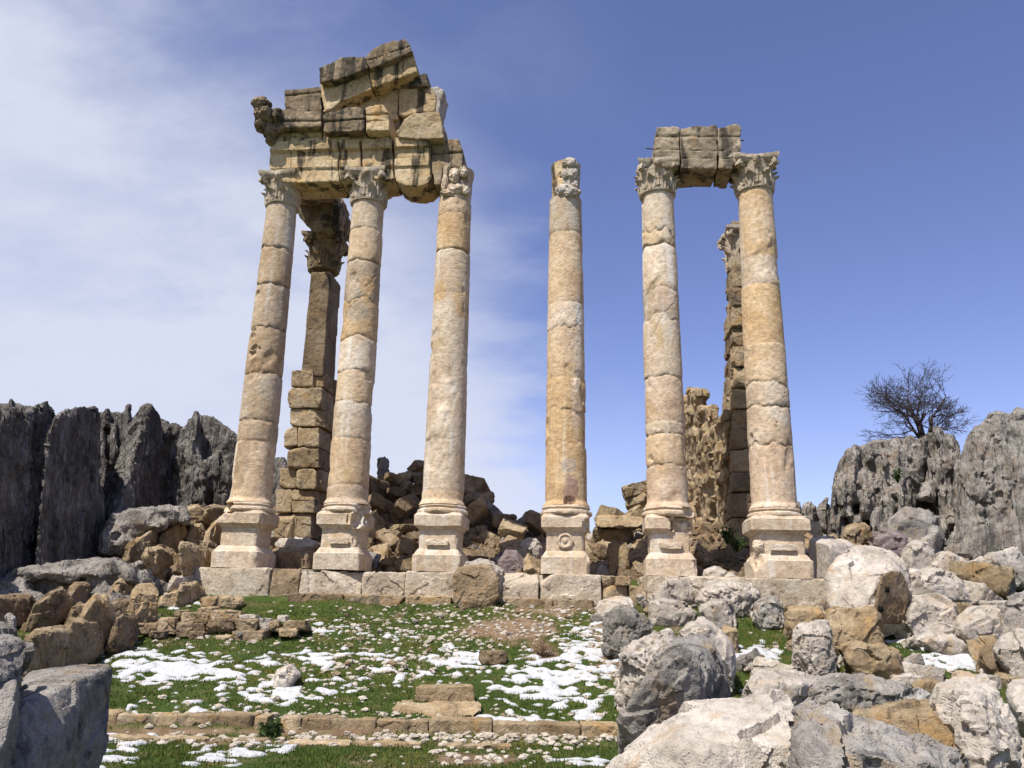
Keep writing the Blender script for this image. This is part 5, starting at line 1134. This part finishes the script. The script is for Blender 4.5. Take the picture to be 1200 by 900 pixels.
B([(1170, 742), (1176, 716), (1188, 698), (1208, 692), (1260, 698), (1260, 762), (1190, 758)], 'grey', 'grey boulder cut by the right edge above the smooth leaning slab', 9.0, .8, lvl=6)
B([(1148, 766), (1158, 758), (1164, 762), (1176, 786), (1160, 782)], 'brown', 'thin brown edge of stone beside the smooth leaning slab', 8.2, .4)
B([(1161, 762), (1172, 746), (1184, 740), (1210, 740), (1260, 748), (1260, 792), (1200, 788), (1176, 780)], 'pale', 'smooth pale leaning slab at the right edge above the snow', 8.0, .6, fs=.85, lvl=6)
B([(1018, 642), (1024, 628), (1036, 621), (1052, 622), (1066, 630), (1068, 644), (1058, 656), (1036, 656)], 'purple', 'dark purplish rounded boulder below the big square one', 14.0, .7)  # purple shadow put into the colour of this boulder
hull('long_block', [(948, 684, 14.2), (948, 630, 14.3), (972, 637, 13.4), (971, 684, 13.4), (1000, 640, 14.6), (1004, 670, 14.6), (990, 630, 15.6), (966, 628, 15.4), (1012, 684, 14.8), (960, 684, 15.2)], 'pale', 'long squared block right of the last pedestal with a shaded left side', 'stone block', lvl=5, p=40, chips=2, amp=.5)
B([(928, 624), (938, 612), (958, 612), (964, 624), (956, 634), (936, 632)], 'ochre', 'ochre block on top of the rubble right of the last pedestal', 15.4, .6, name='block', cat='stone block')
B([(984, 640), (988, 620), (1002, 612), (1018, 616), (1022, 634), (1006, 644)], 'ochre', 'upright ochre block left of the dark purplish boulder', 15.6, .6, name='block', cat='stone block')
B([(966, 726), (968, 712), (974, 700), (986, 693), (990, 706), (986, 720)], 'pale', 'small white boulder tucked left under the boulder with square sockets', 9.8, .35)
# turf: single blocks
sd = hit(510, 843)[1] - 8.45
def near(L): return [(x, y, z + sd) for x, y, z in L]
hull('block', near([(487, 824, 8.75), (487, 806, 8.75), (492, 802, 9.0), (552, 801, 9.0), (556, 806, 8.75), (556, 825, 8.75), (552, 815, 9.1), (490, 815, 9.1)]), 'ochre', 'upper of two stacked ochre blocks on the snowy turf', 'stone block', 6, p=60, chips=1, amp=.5)
hull('block', near([(459, 830, 8.5), (466, 822, 8.75), (490, 820, 8.95), (560, 821, 8.95), (564, 826, 8.6), (562, 838, 8.5), (510, 846, 8.45), (466, 848, 8.45), (470, 844, 9.1), (556, 838, 9.1)]), 'ochre', 'lower wider of two stacked ochre blocks on the snowy turf', 'stone block', 6, p=60, chips=2, amp=.6)
B([(561, 773), (563, 763), (580, 762), (594, 764), (595, 774), (578, 778)], 'brown', 'small squared tan block lying flat on the turf above the snow', None, .3, name='block', cat='stone block', fs=.9)
B([(318, 800), (324, 786), (342, 778), (352, 790), (346, 800), (328, 806)], 'pale', 'pinkish flat stone half buried in snow on the left turf', None, .35)
B([(234, 710), (236, 701), (262, 699), (286, 700), (288, 708), (278, 712), (252, 710)], 'ochre', 'long flat ochre slab in the grass below the first pedestal', None, .4, name='slab', cat='slab', fs=.85)
hull('carved_block', [(531, 703, 12.9), (531, 673, 12.9), (536, 664, 12.95), (572, 663, 12.95), (584, 676, 12.9), (585, 701, 12.9), (560, 704, 12.85), (533, 700, 13.3), (586, 699, 13.3), (550, 656, 13.25), (574, 657, 13.25)], 'brown', 'fallen brown moulded block leaning on the foundation right of the third column', 'stone block', 6, p=30, chips=2, amp=.7)
B([(540, 672), (546, 659), (560, 655), (580, 657), (591, 672), (594, 696), (586, 704), (560, 690)], 'pale', 'pale rough lump behind the fallen brown moulded block', 13.35, .3, stack=True, rk=dict(pit=.9))
# ------------------------------------------------------------------ left side blocks
hull('block', [(23, 800, 5.3), (34, 785, 5.5), (82, 779, 5.7), (126, 776, 5.9), (133, 781, 5.6), (131, 800, 5.6), (124, 868, 5.5), (112, 880, 5.4), (30, 902, 4.4), (-10, 915, 4.35), (6, 862, 4.4), (22, 838, 4.5), (62, 806, 4.9), (88, 796, 5.1), (-10, 915, 5.4), (60, 910, 5.8)], 'grey', 'big grey block in the lower left with a shaded front and snow at its foot', 'stone block', 6, p=60, chips=0, amp=.38)
hull('boulder', [(-40, 735, 4.7), (0, 731, 4.7), (14, 742, 4.6), (36, 752, 4.5), (34, 770, 4.45), (26, 792, 4.45), (-40, 800, 4.2), (10, 760, 4.25), (8, 800, 4.3), (-40, 800, 5.2), (20, 790, 5.2)], 'grey', 'upper grey boulder at the lower left edge', 'boulder', 6, p=26, chips=3, amp=.9)
hull('boulder', [(-40, 796, 4.2), (22, 792, 4.35), (18, 830, 4.2), (8, 876, 4.1), (-5, 915, 4.1), (-60, 915, 3.9), (10, 800, 4.9), (0, 900, 4.9), (-60, 796, 5)], 'grey', 'dark grey boulder under another boulder at the lower left edge', 'boulder', 6, p=40, chips=1, amp=.6)
B([(14, 748), (12, 728), (6, 722), (10, 718), (18, 722), (19, 742)], 'grey', 'small upright grey stub standing on the boulder at the lower left edge', 4.75, .1, stack=True)
LB = [([(34, 782), (33, 746), (40, 740), (78, 737), (82, 742), (82, 776), (60, 784)], 'ochre', 'squared ochre block just behind the big grey lower left block', 7.3, .6, .9),
      ([(70, 762), (70, 738), (84, 727), (114, 727), (119, 732), (118, 758), (96, 766)], 'ochre', 'cube like ochre block with a lit top next to the squared ochre one', 7.9, .6, .9),
      ([(92, 740), (94, 722), (104, 706), (112, 696), (124, 698), (134, 714), (134, 742), (118, 750)], 'ochre', 'tilted ochre block sloping down behind the cube like ochre one', 8.5, .6, .7),
      ([(38, 720), (40, 708), (56, 697), (74, 686), (80, 692), (87, 708), (86, 716), (60, 722)], 'brown', 'dark brown slab leaning up in the left blocks above a strip of snow', 10.2, .5, .9),
      ([(-20, 724), (-20, 696), (20, 697), (36, 701), (40, 708), (38, 724), (10, 728)], 'brown', 'brown block at the left edge beside the leaning dark slab', 10.0, .6, .85),
      ([(54, 694), (58, 684), (72, 674), (78, 678), (80, 690), (66, 698)], 'ochre', 'rusty pointed stone rising behind the leaning dark slab', 11.0, .4, .7),
      ([(80, 708), (82, 688), (88, 683), (106, 685), (109, 700), (106, 710)], 'brown', 'dark block with a tan top right of the leaning dark slab', 10.6, .5, .8),
      ([(107, 696), (108, 684), (118, 681), (128, 683), (129, 694), (118, 698)], 'ochre', 'small tan block between dark blocks under the rock ledge', 10.8, .4, .8),
      ([(126, 702), (130, 688), (140, 680), (152, 681), (157, 692), (155, 704), (138, 708)], 'ochre', 'ochre block with a bright left face above a dark block', 10.4, .5, .7),
      ([(129, 722), (130, 708), (138, 703), (155, 703), (157, 718), (146, 724)], 'brown', 'dark block with a lit top edge below an ochre block', 10.0, .5, .85),
      ([(154, 721), (154, 692), (160, 685), (178, 684), (185, 694), (185, 718), (174, 724)], 'ochre', 'upright tan stone standing at the edge of the turf by snow', 9.8, .4, .85),
      ([(134, 746), (136, 724), (146, 718), (158, 722), (160, 742), (148, 750)], 'brown', 'low brown stone at the left end of the tumbled dry wall', 9.2, .4, .8),
      ([(132, 690), (138, 675), (150, 670), (176, 670), (190, 680), (187, 692), (160, 696)], 'grey', 'pale topped grey boulder lying below the shaded tumbled blocks', 11.4, .6, .75),
      ([(96, 688), (100, 676), (112, 671), (126, 673), (128, 684), (112, 690)], 'grey', 'grey lump left of the pale topped grey boulder', 11.6, .5, .75),
      ([(150, 676), (154, 664), (166, 657), (176, 662), (178, 674), (164, 680)], 'grey', 'grey rock just left of the tumbled ochre blocks', 12.0, .5, .75),
      ([(165, 652), (172, 642), (190, 640), (203, 646), (207, 656), (196, 674), (184, 672)], 'ochre', 'tumbled ochre block with a broad lit face and dark underside', 12.6, .7, .75),
      ([(208, 664), (207, 640), (213, 636), (252, 644), (256, 650), (246, 668), (216, 670)], 'ochre', 'long ochre block left of the first pedestal with one shaded end', 13.0, .7, .8),
      ([(188, 640), (192, 614), (204, 608), (214, 614), (218, 624), (210, 640), (196, 648)], 'ochre', 'ochre block with a folded lit top above the broad faced one', 14.0, .6, .75),
      ([(146, 652), (150, 640), (168, 626), (184, 616), (188, 626), (188, 646), (168, 656)], 'ochre', 'long sloping ochre stone leaning beside the layered grey ledge', 13.6, .6, .75),
      ([(217, 610), (219, 595), (228, 591), (242, 596), (245, 606), (240, 616), (226, 616)], 'ochre', 'ochre block high in the tumble against the crag', 15.2, .6, .8),
      ([(238, 608), (240, 596), (252, 591), (266, 594), (268, 606), (254, 612)], 'ochre', 'flat ochre block beside the base of the leftmost column high up', 15.4, .6, .8),
      ([(216, 628), (222, 616), (236, 614), (242, 624), (238, 636), (224, 636)], 'ochre', 'small ochre stone between the long ochre block and the crag', 14.4, .5, .8),
      ([(238, 640), (240, 624), (254, 610), (262, 614), (262, 640), (250, 648)], 'ochre', 'upright ochre stone wedged behind the first pedestal', 14.9, .5, .8),
      ([(230, 652), (234, 638), (246, 634), (258, 640), (256, 654), (240, 658)], 'brown', 'brown stone low behind the long ochre block', 14.3, .5, .8),
      ([(196, 690), (204, 676), (222, 672), (234, 676), (234, 692), (214, 698)], 'pale', 'pale pinkish stone at the left end of the foundation', 12.6, .5, .8),
      ([(208, 696), (212, 684), (228, 682), (240, 690), (236, 702), (216, 704)], 'ochre', 'orange stone in the grass at the left end of the foundation', 12.2, .4, .8),
      ([(186, 706), (190, 696), (210, 692), (222, 698), (218, 708), (198, 710)], 'ochre', 'flat ochre stone in the grass near the first pedestal', None, .4, .85),
      ([(-20, 700), (-10, 690), (20, 686), (44, 690), (46, 700), (20, 706)], 'grey', 'flat grey stone at the left edge below the dark crag', 11.5, .5, .85),
      ([(34, 694), (40, 684), (56, 682), (62, 692), (50, 700)], 'brown', 'small dark stone left of the rusty pointed stone', 11.2, .4, .8),
      ([(98, 726), (86, 722), (84, 714), (94, 706), (108, 712), (108, 722)], 'brown', 'brown stone filling the gap behind the tilted ochre block', 9.4, .4, .8)]
for ol, mt, lb, d, T, fs in LB: boulder('block', ol, mt, lb, d=d, T=T, cat='stone block', fs=min(.93, fs + .08), fx=R.uniform(-.03, .03), fy=R.uniform(0, .06), sink=.12, turn=R.choice([1.15, 1.0, .8, .3]), fd=.2, lvl=6, rk=dict(p=60, chips=4, amp=.9))

# ------------------------------------------------------------------ heaps of fallen stones
LIB = {}
def lib(mat, kind):
    key = (mat, kind)
    if key not in LIB:
        LIB[key] = []
        for k in range(7):
            rr = np.random.default_rng(abs(hash((mat == 'ochre', kind == 'block'))) % 1000 + k * 31)
            if kind == 'block':
                a, b, c = .5, rr.uniform(.26, .42), rr.uniform(.18, .34); pts = np.array([(x * a, y * b, z * c) for x in (-1, 1) for y in (-1, 1) for z in (-1, 1)]) + rr.normal(size=(8, 3)) * .035
                V, F = rock_verts(pts, 5, 30, 5, .8, k + 3)
            else:
                pts = rr.normal(size=(13, 3)); pts /= np.linalg.norm(pts, axis=1)[:, None]; pts *= np.array([.5, .42, .34]) * rr.uniform(.8, 1, (13, 1)); V, F = rock_verts(pts, 5 if kind == 'boulder' else 4, 22, 3, 1.2, k + 9, pit=.5 if kind == 'boulder' else 0)
            LIB[key].append(mesh_of('stone', V, F, M[mat], sharp=34))
    return LIB[key]
def drop(name, me, loc, sc, rot):
    o = bpy.data.objects.new(name, me); o.location = [float(a) for a in loc]; o.scale = sc if hasattr(sc, '__len__') else (sc, sc, sc); o.rotation_euler = rot; return link(o)
CEN = [288, 402, 517, 663, 783, 912]
GAP = ['left of the first column', 'between the first and second columns', 'between the second and third columns', 'between the third and fourth columns', 'between the fourth and fifth columns', 'between the fifth and sixth columns', 'right of the sixth column']
SHOW = {'ochre': 'tan', 'brown': 'brown', 'grey': 'grey', 'pale': 'pale'}
ORD = ['first', 'second', 'third', 'fourth', 'fifth', 'sixth', 'seventh', 'eighth', 'ninth', 'tenth', 'eleventh', 'twelfth', 'thirteenth', 'fourteenth', 'fifteenth', 'sixteenth', 'seventeenth', 'eighteenth', 'nineteenth', 'twentieth'] + ['twenty-' + q for q in ('first', 'second', 'third', 'fourth', 'fifth', 'sixth', 'seventh', 'eighth', 'ninth')] + ['thirtieth'] + ['thirty-' + q for q in ('first', 'second', 'third', 'fourth', 'fifth', 'sixth', 'seventh', 'eighth', 'ninth')]
heap = []
rr = random.Random(21)
dd = 14.95
rowi = 0
while dd < 19.6:
    x = -7.4
    while x < 8.4:
        sz = rr.uniform(.28, .52) if rr.random() < .85 else rr.uniform(.55, .75)
        X_ = x + rr.uniform(-.1, .1); Y_ = dd + AX * np.clip(X_, -9, 9) + rr.uniform(-.15, .15)
        x += sz * rr.uniform(.72, .95)
        z = float(gz(X_, Y_)) + sz * rr.uniform(0, .30)
        px, py = proj(np.array([X_, Y_, z]))
        hid = any(abs(px - c) < 17 for c in CEN) or 323 < px < 392 or (px < 285 and dd > 16.2) or (px > 838 and px < 900 and dd > 15.2) or (px > 800 and px < 860 and dd > 17) or px < 190 or px > 1010 or (px > 935 and dd < 16.4)
        if hid: continue
        right = px > 590
        mt = rr.choices(['ochre', 'brown', 'grey', 'pale'], [.55, .22, .08, .15] if right else [.30, .58, .12, 0])[0]
        kd = 'block' if rr.random() < .72 else 'boulder'
        heap.append([px, py, mt, kd, sz, (X_, Y_, z), (rr.uniform(-.9, .9), rr.uniform(-.9, .9), rr.uniform(0, 6.28))])
    dd += .38; rowi += 1
# skyline pieces that the photograph shows one by one
for px, py, d, s, mt in ((488, 560, 18.6, .5, 'brown'), (490, 549, 18.7, .4, 'brown'), (436, 572, 18.0, .7, 'brown'), (549, 572, 18.3, .75, 'brown'), (566, 584, 17.9, .5, 'ochre'), (575, 600, 17.6, .6, 'grey'), (745, 574, 18.2, .55, 'ochre'), (747, 590, 18.2, .5, 'ochre'), (715, 608, 17.6, .7, 'ochre'), (742, 610, 17.4, .6, 'ochre'), (628, 614, 17.6, .6, 'brown'), (612, 612, 17.6, .6, 'grey'),
                         (500, 575, 18.0, .6, 'brown'), (465, 578, 17.8, .5, 'brown'), (452, 566, 18.2, .6, 'brown'), (590, 610, 17.4, .5, 'brown'), (475, 592, 17.2, .6, 'brown'), (560, 600, 17.4, .55, 'ochre'), (470, 562, 18.3, .45, 'ochre'), (482, 572, 18.1, .4, 'brown'), (445, 590, 17.4, .5, 'brown'), (555, 588, 17.9, .5, 'brown'), (600, 622, 16.9, .5, 'ochre')):
    heap.append([px, py, mt, 'block', s, tuple(P(px, py, d)), (rr.uniform(-.7, .7), rr.uniform(-.7, .7), rr.uniform(-1.2, 1.2))])
def zone(px): return sum(px > c for c in CEN)
def level(px, py):
    t = (668 - py); return 0 if t < 18 else 1 if t < 45 else 2 if t < 75 else 3
LV = ['lowest row', 'low middle', 'upper middle', 'near the top']
print('HEAP', len(heap)); heap.sort(key=lambda h: h[0]); cnt = {}
for h in heap:
    px, py, mt, kd, sz, loc, rot = h; k = (zone(px), level(px, py), SHOW[mt]); cnt[k] = cnt.get(k, 0) + 1; n = cnt[k]
    me = rr.choice(lib(mt, kd)); o = drop('rubble_stone', me, loc, (sz, sz * rr.uniform(.85, 1.1), sz * rr.uniform(.9, 1.15)), rot)
    thing(o, '%s stone in heap %s, %s, %s %s from left' % (SHOW[mt], GAP[k[0]].replace('the ', '', 1), LV[k[1]], ORD[n - 1], SHOW[mt]), 'stone', 'fallen stones heaped behind the columns')
cl = crag('standing_stone', [(440, 562), (441, 545), (443, 535), (452, 533), (457, 538), (457, 562)], 18.6, .35, 'crag', 'weathered grey standing stone on the heap skyline right of the second column', .15, .2, vox=.03, seed=31, flute=.03, big=.05, crack=.03, cat='standing stone')
hull('slab', [(696, 612, 16.9), (700, 604, 17.4), (722, 600, 17.5), (752, 603, 17.4), (756, 612, 16.9), (750, 618, 16.8), (702, 618, 16.8), (700, 616, 17.6), (750, 616, 17.6)], 'ochre', 'big flat tan slab on the heap between the fourth and fifth columns', 'slab', 5, p=30, chips=3, amp=.9)
hull('block', [(713, 672, 14.6), (712, 636, 14.7), (719, 632, 14.9), (733, 634, 14.8), (737, 642, 14.6), (738, 674, 14.6), (714, 672, 15.2), (738, 672, 15.2)], 'ochre', 'upright squared tan block standing between the fourth and fifth pedestals', 'stone block', 5, p=36, chips=2, amp=.6)
B([(574, 672), (580, 655), (592, 644), (606, 646), (622, 668), (620, 676), (590, 678)], 'purple', 'purplish grey broken slab leaning between the third and fourth pedestals', 14.9, .5)
B([(583, 640), (586, 628), (598, 624), (606, 632), (604, 644), (592, 648)], 'grey', 'grey rounded stone above the purplish leaning slab', 15.6, .5)
B([(606, 648), (612, 632), (628, 630), (636, 640), (636, 668), (620, 664)], 'pale', 'pale stone directly left of the fourth pedestal', 15.2, .5)
B([(822, 680), (824, 668), (838, 663), (852, 670), (850, 682), (834, 684)], 'pale', 'white rounded stone on the foundation between the fifth and sixth pedestals', 13.7, .4, stack=True)
B([(845, 686), (848, 674), (860, 670), (868, 680), (862, 690)], 'pale', 'small white stone left of the last pedestal on the foundation', 13.6, .35, stack=True)
B([(672, 670), (674, 660), (690, 656), (694, 668), (684, 674)], 'brown', 'brown stone directly right of the fourth pedestal', 14.4, .4)
def debris():
    D, F0 = ico(2); n0 = len(D); r2 = np.random.default_rng(19); VV, FF, k = [], [], 0
    while k < 2600:
        x = r2.uniform(-7, 8.5); y = 14.7 + 5 * r2.random() + AX * x; z = float(gz(x, y)); px, py = proj(np.array([x, y, z]))
        if px < 120 or px > 1010: k += 1; continue
        s = .05 + .13 * r2.random() ** 2; pl = r2.normal(size=(6, 3)); pl /= np.linalg.norm(pl, axis=1)[:, None]
        g = np.maximum(D @ pl.T / r2.uniform(.45, .9, 6), 0).max(1); V = D / np.maximum(g, .75)[:, None] * s * r2.uniform(.7, 1.2, 3) + (x, y, z + s * .2); VV.append(V); FF.append(F0 + n0 * len(FF)); k += 1
    h = len(VV) // 2
    o = obj('rubble', mesh_of('rubble', np.vstack(VV), np.vstack(FF), M['brown'], smooth=False)); o['kind'] = 'stuff'; o['label'] = 'small broken brown stone filling the heaps behind the columns'
debris()
# loose stones of the right-hand boulder field and the turf
small = []
def scatter(n, poly, s0, s1, mats, tag_, seed):
    r2 = random.Random(seed); k = 0; tries = 0
    while k < n and tries < n * 40:
        tries += 1; cx, cy, rx, ry = r2.choice(poly); px, py = r2.gauss(cx, rx), r2.gauss(cy, ry)
        if not (-10 < px < 1210 and 600 < py < 905): continue
        h = hit(px, py); s = s0 * (s1 / s0) ** (r2.random() ** 2.2)
        small.append([px, py, r2.choice(mats), s, h, tag_]); k += 1
scatter(85, [(500, 720, 60, 14), (440, 745, 40, 12), (470, 775, 60, 10), (560, 720, 40, 12), (620, 715, 40, 10), (520, 760, 50, 12), (390, 790, 60, 20), (640, 735, 40, 14)], .05, .20, ['white', 'white', 'white', 'ochre'], 'turf below the foundation', 3)
scatter(48, [(300, 868, 120, 4), (520, 866, 110, 4), (650, 866, 60, 4), (420, 842, 120, 6), (560, 868, 100, 4)], .04, .10, ['white', 'white', 'ochre'], 'ground along the kerb', 4)
scatter(40, [(715, 745, 16, 25), (700, 715, 12, 8), (690, 700, 20, 8), (730, 780, 14, 14)], .06, .26, ['white', 'white', 'ochre'], 'bank left of the boulders', 5)
scatter(48, [(800, 705, 60, 14), (850, 720, 60, 16), (900, 760, 60, 22), (1000, 700, 40, 10), (1080, 770, 60, 20), (960, 705, 60, 8), (1150, 725, 40, 14), (830, 700, 50, 8)], .08, .36, ['white', 'pale', 'grey', 'ochre'], 'gaps between the right boulders', 6)
scatter(36, [(200, 655, 40, 18), (240, 640, 20, 14), (160, 668, 30, 10), (215, 680, 25, 8)], .16, .48, ['ochre', 'ochre', 'brown'], 'slope left of the first pedestal', 8)
scatter(34, [(120, 700, 70, 14), (60, 715, 50, 14), (200, 725, 40, 12), (180, 700, 30, 10), (320, 742, 40, 8)], .07, .30, ['ochre', 'brown', 'grey'], 'ground among the left blocks', 7)
for px, py, mt, s, h, tg in small:
    o = drop('loose_stone', R.choice(lib(mt, 'pebble')), h + np.array([0, 0, s * .14]), (s, s * R.uniform(.8, 1.1), s * R.uniform(.8, 1.2)), (R.uniform(-.4, .4), R.uniform(-.4, .4), R.uniform(0, 6.28)))
    thing(o, '%s loose stone lying on the %s' % ({'white': 'whitish', 'pale': 'pinkish pale', 'ochre': 'tan', 'brown': 'brown', 'grey': 'grey'}[mt], tg), 'stone', 'loose %s stones on the %s' % ({'white': 'whitish', 'pale': 'pinkish pale', 'ochre': 'tan', 'brown': 'brown', 'grey': 'grey'}[mt], tg))
spill = []
r3 = random.Random(77)
for cx, cy, rx, ry, n, a_, b_ in ((760, 705, 50, 12, 9, .22, .5), (850, 722, 45, 14, 8, .2, .42), (1090, 690, 40, 10, 7, .4, .8), (1160, 700, 30, 8, 8, .4, .9), (1150, 735, 40, 14, 7, .35, .7), (905, 700, 30, 6, 5, .25, .45), (1000, 770, 60, 12, 5, .2, .4), (880, 790, 40, 8, 5, .2, .42), (1110, 790, 50, 8, 5, .2, .45), (700, 745, 14, 20, 4, .2, .35), (960, 695, 14, 6, 4, .3, .5), (1180, 690, 20, 6, 5, .5, 1.0)):
    for _ in range(n):
        px, py = r3.gauss(cx, rx), r3.gauss(cy, ry)
        if 690 < px < 1215 and 684 < py < 805: spill.append((px, py, r3.choice(['pale', 'pale', 'pale', 'grey', 'white', 'ochre']), r3.uniform(a_, b_)))
spill.sort()
cs_ = {}
for px, py, mt, s in spill:
    h = hit(px, py); nm_ = {'pale': 'pinkish pale', 'grey': 'grey', 'white': 'whitish', 'ochre': 'tan'}[mt]; cs_[mt] = cs_.get(mt, 0) + 1
    o = drop('boulder', r3.choice(lib(mt, r3.choice(['block', 'boulder', 'block']))), h + np.array([0, 0, s * .16]), (s, s * r3.uniform(.8, 1.1), s * r3.uniform(.9, 1.3)), (r3.uniform(-.5, .5), r3.uniform(-.5, .5), r3.uniform(0, 6.28)))
    thing(o, '%s minor boulder in the spill below the right crag, %s %s from left' % (nm_, ORD[cs_[mt] - 1], nm_.split()[-1]), 'boulder', 'minor boulders of the spill on the right')
fill = []
for cx, cy, rx, ry, n, a_, b_ in ((60, 712, 50, 10, 8, .3, .55), (120, 712, 30, 10, 8, .25, .5), (165, 700, 22, 10, 6, .25, .5), (215, 655, 34, 16, 12, .3, .6), (185, 672, 20, 8, 5, .3, .5), (95, 740, 20, 10, 4, .2, .4)):
    for _ in range(n):
        px, py = r3.gauss(cx, rx), r3.gauss(cy, ry)
        if -5 < px < 250 and 620 < py < 765: fill.append((px, py, r3.choice(['ochre', 'ochre', 'brown', 'brown', 'grey']), r3.uniform(a_, b_)))
fill.sort(); cf_ = {}
for px, py, mt, s in fill:
    h = hit(px, py); nm_ = SHOW[mt]; cf_[mt] = cf_.get(mt, 0) + 1
    o = drop('block', r3.choice(lib(mt, 'block')), h + np.array([0, 0, s * .14]), (s, s * r3.uniform(.8, 1.1), s * r3.uniform(.9, 1.3)), (r3.uniform(-.6, .6), r3.uniform(-.6, .6), r3.uniform(0, 6.28)))
    thing(o, '%s minor block in the rubble below the dark crags, %s %s from left' % (nm_, ORD[cf_[mt] - 1], nm_), 'stone block', 'minor blocks of the rubble below the dark crags')
# gravel nobody could count
def gravel():
    D, F0 = ico(2); n0 = len(D); VV, FF = [], []; r2 = np.random.default_rng(9); k = 0
    Lg = [(500, 725, 90, 18, 260), (440, 750, 60, 14, 140), (560, 730, 80, 16, 200), (640, 730, 50, 16, 160), (470, 775, 80, 12, 160), (400, 868, 180, 4, 260), (600, 866, 90, 4, 160), (715, 750, 22, 35, 240), (420, 842, 150, 6, 120), (250, 750, 60, 6, 60), (820, 715, 70, 18, 160), (1000, 770, 120, 25, 130), (380, 800, 90, 22, 150), (140, 715, 70, 20, 110), (560, 885, 60, 8, 60), (250, 832, 80, 10, 60)]
    for cx, cy, rx, ry, n in Lg:
        px = r2.normal(cx, rx, n); py = np.clip(r2.normal(cy, ry, n), 698, 899)
        for a, b in zip(px, py):
            h = hit(a, b); s = .012 + .028 * r2.random() ** 2; V = D * (1 + .25 * r2.normal(size=(n0, 1)) * .6) * s * np.array([1.2, 1, .7]) + h + (0, 0, s * .3); VV.append(V); FF.append(F0 + k * n0); k += 1
    o = obj('gravel', mesh_of('gravel', np.vstack(VV), np.vstack(FF), M['white'], smooth=False)); o['kind'] = 'stuff'; o['label'] = 'small whitish gravel strewn over turf and soil'
gravel()
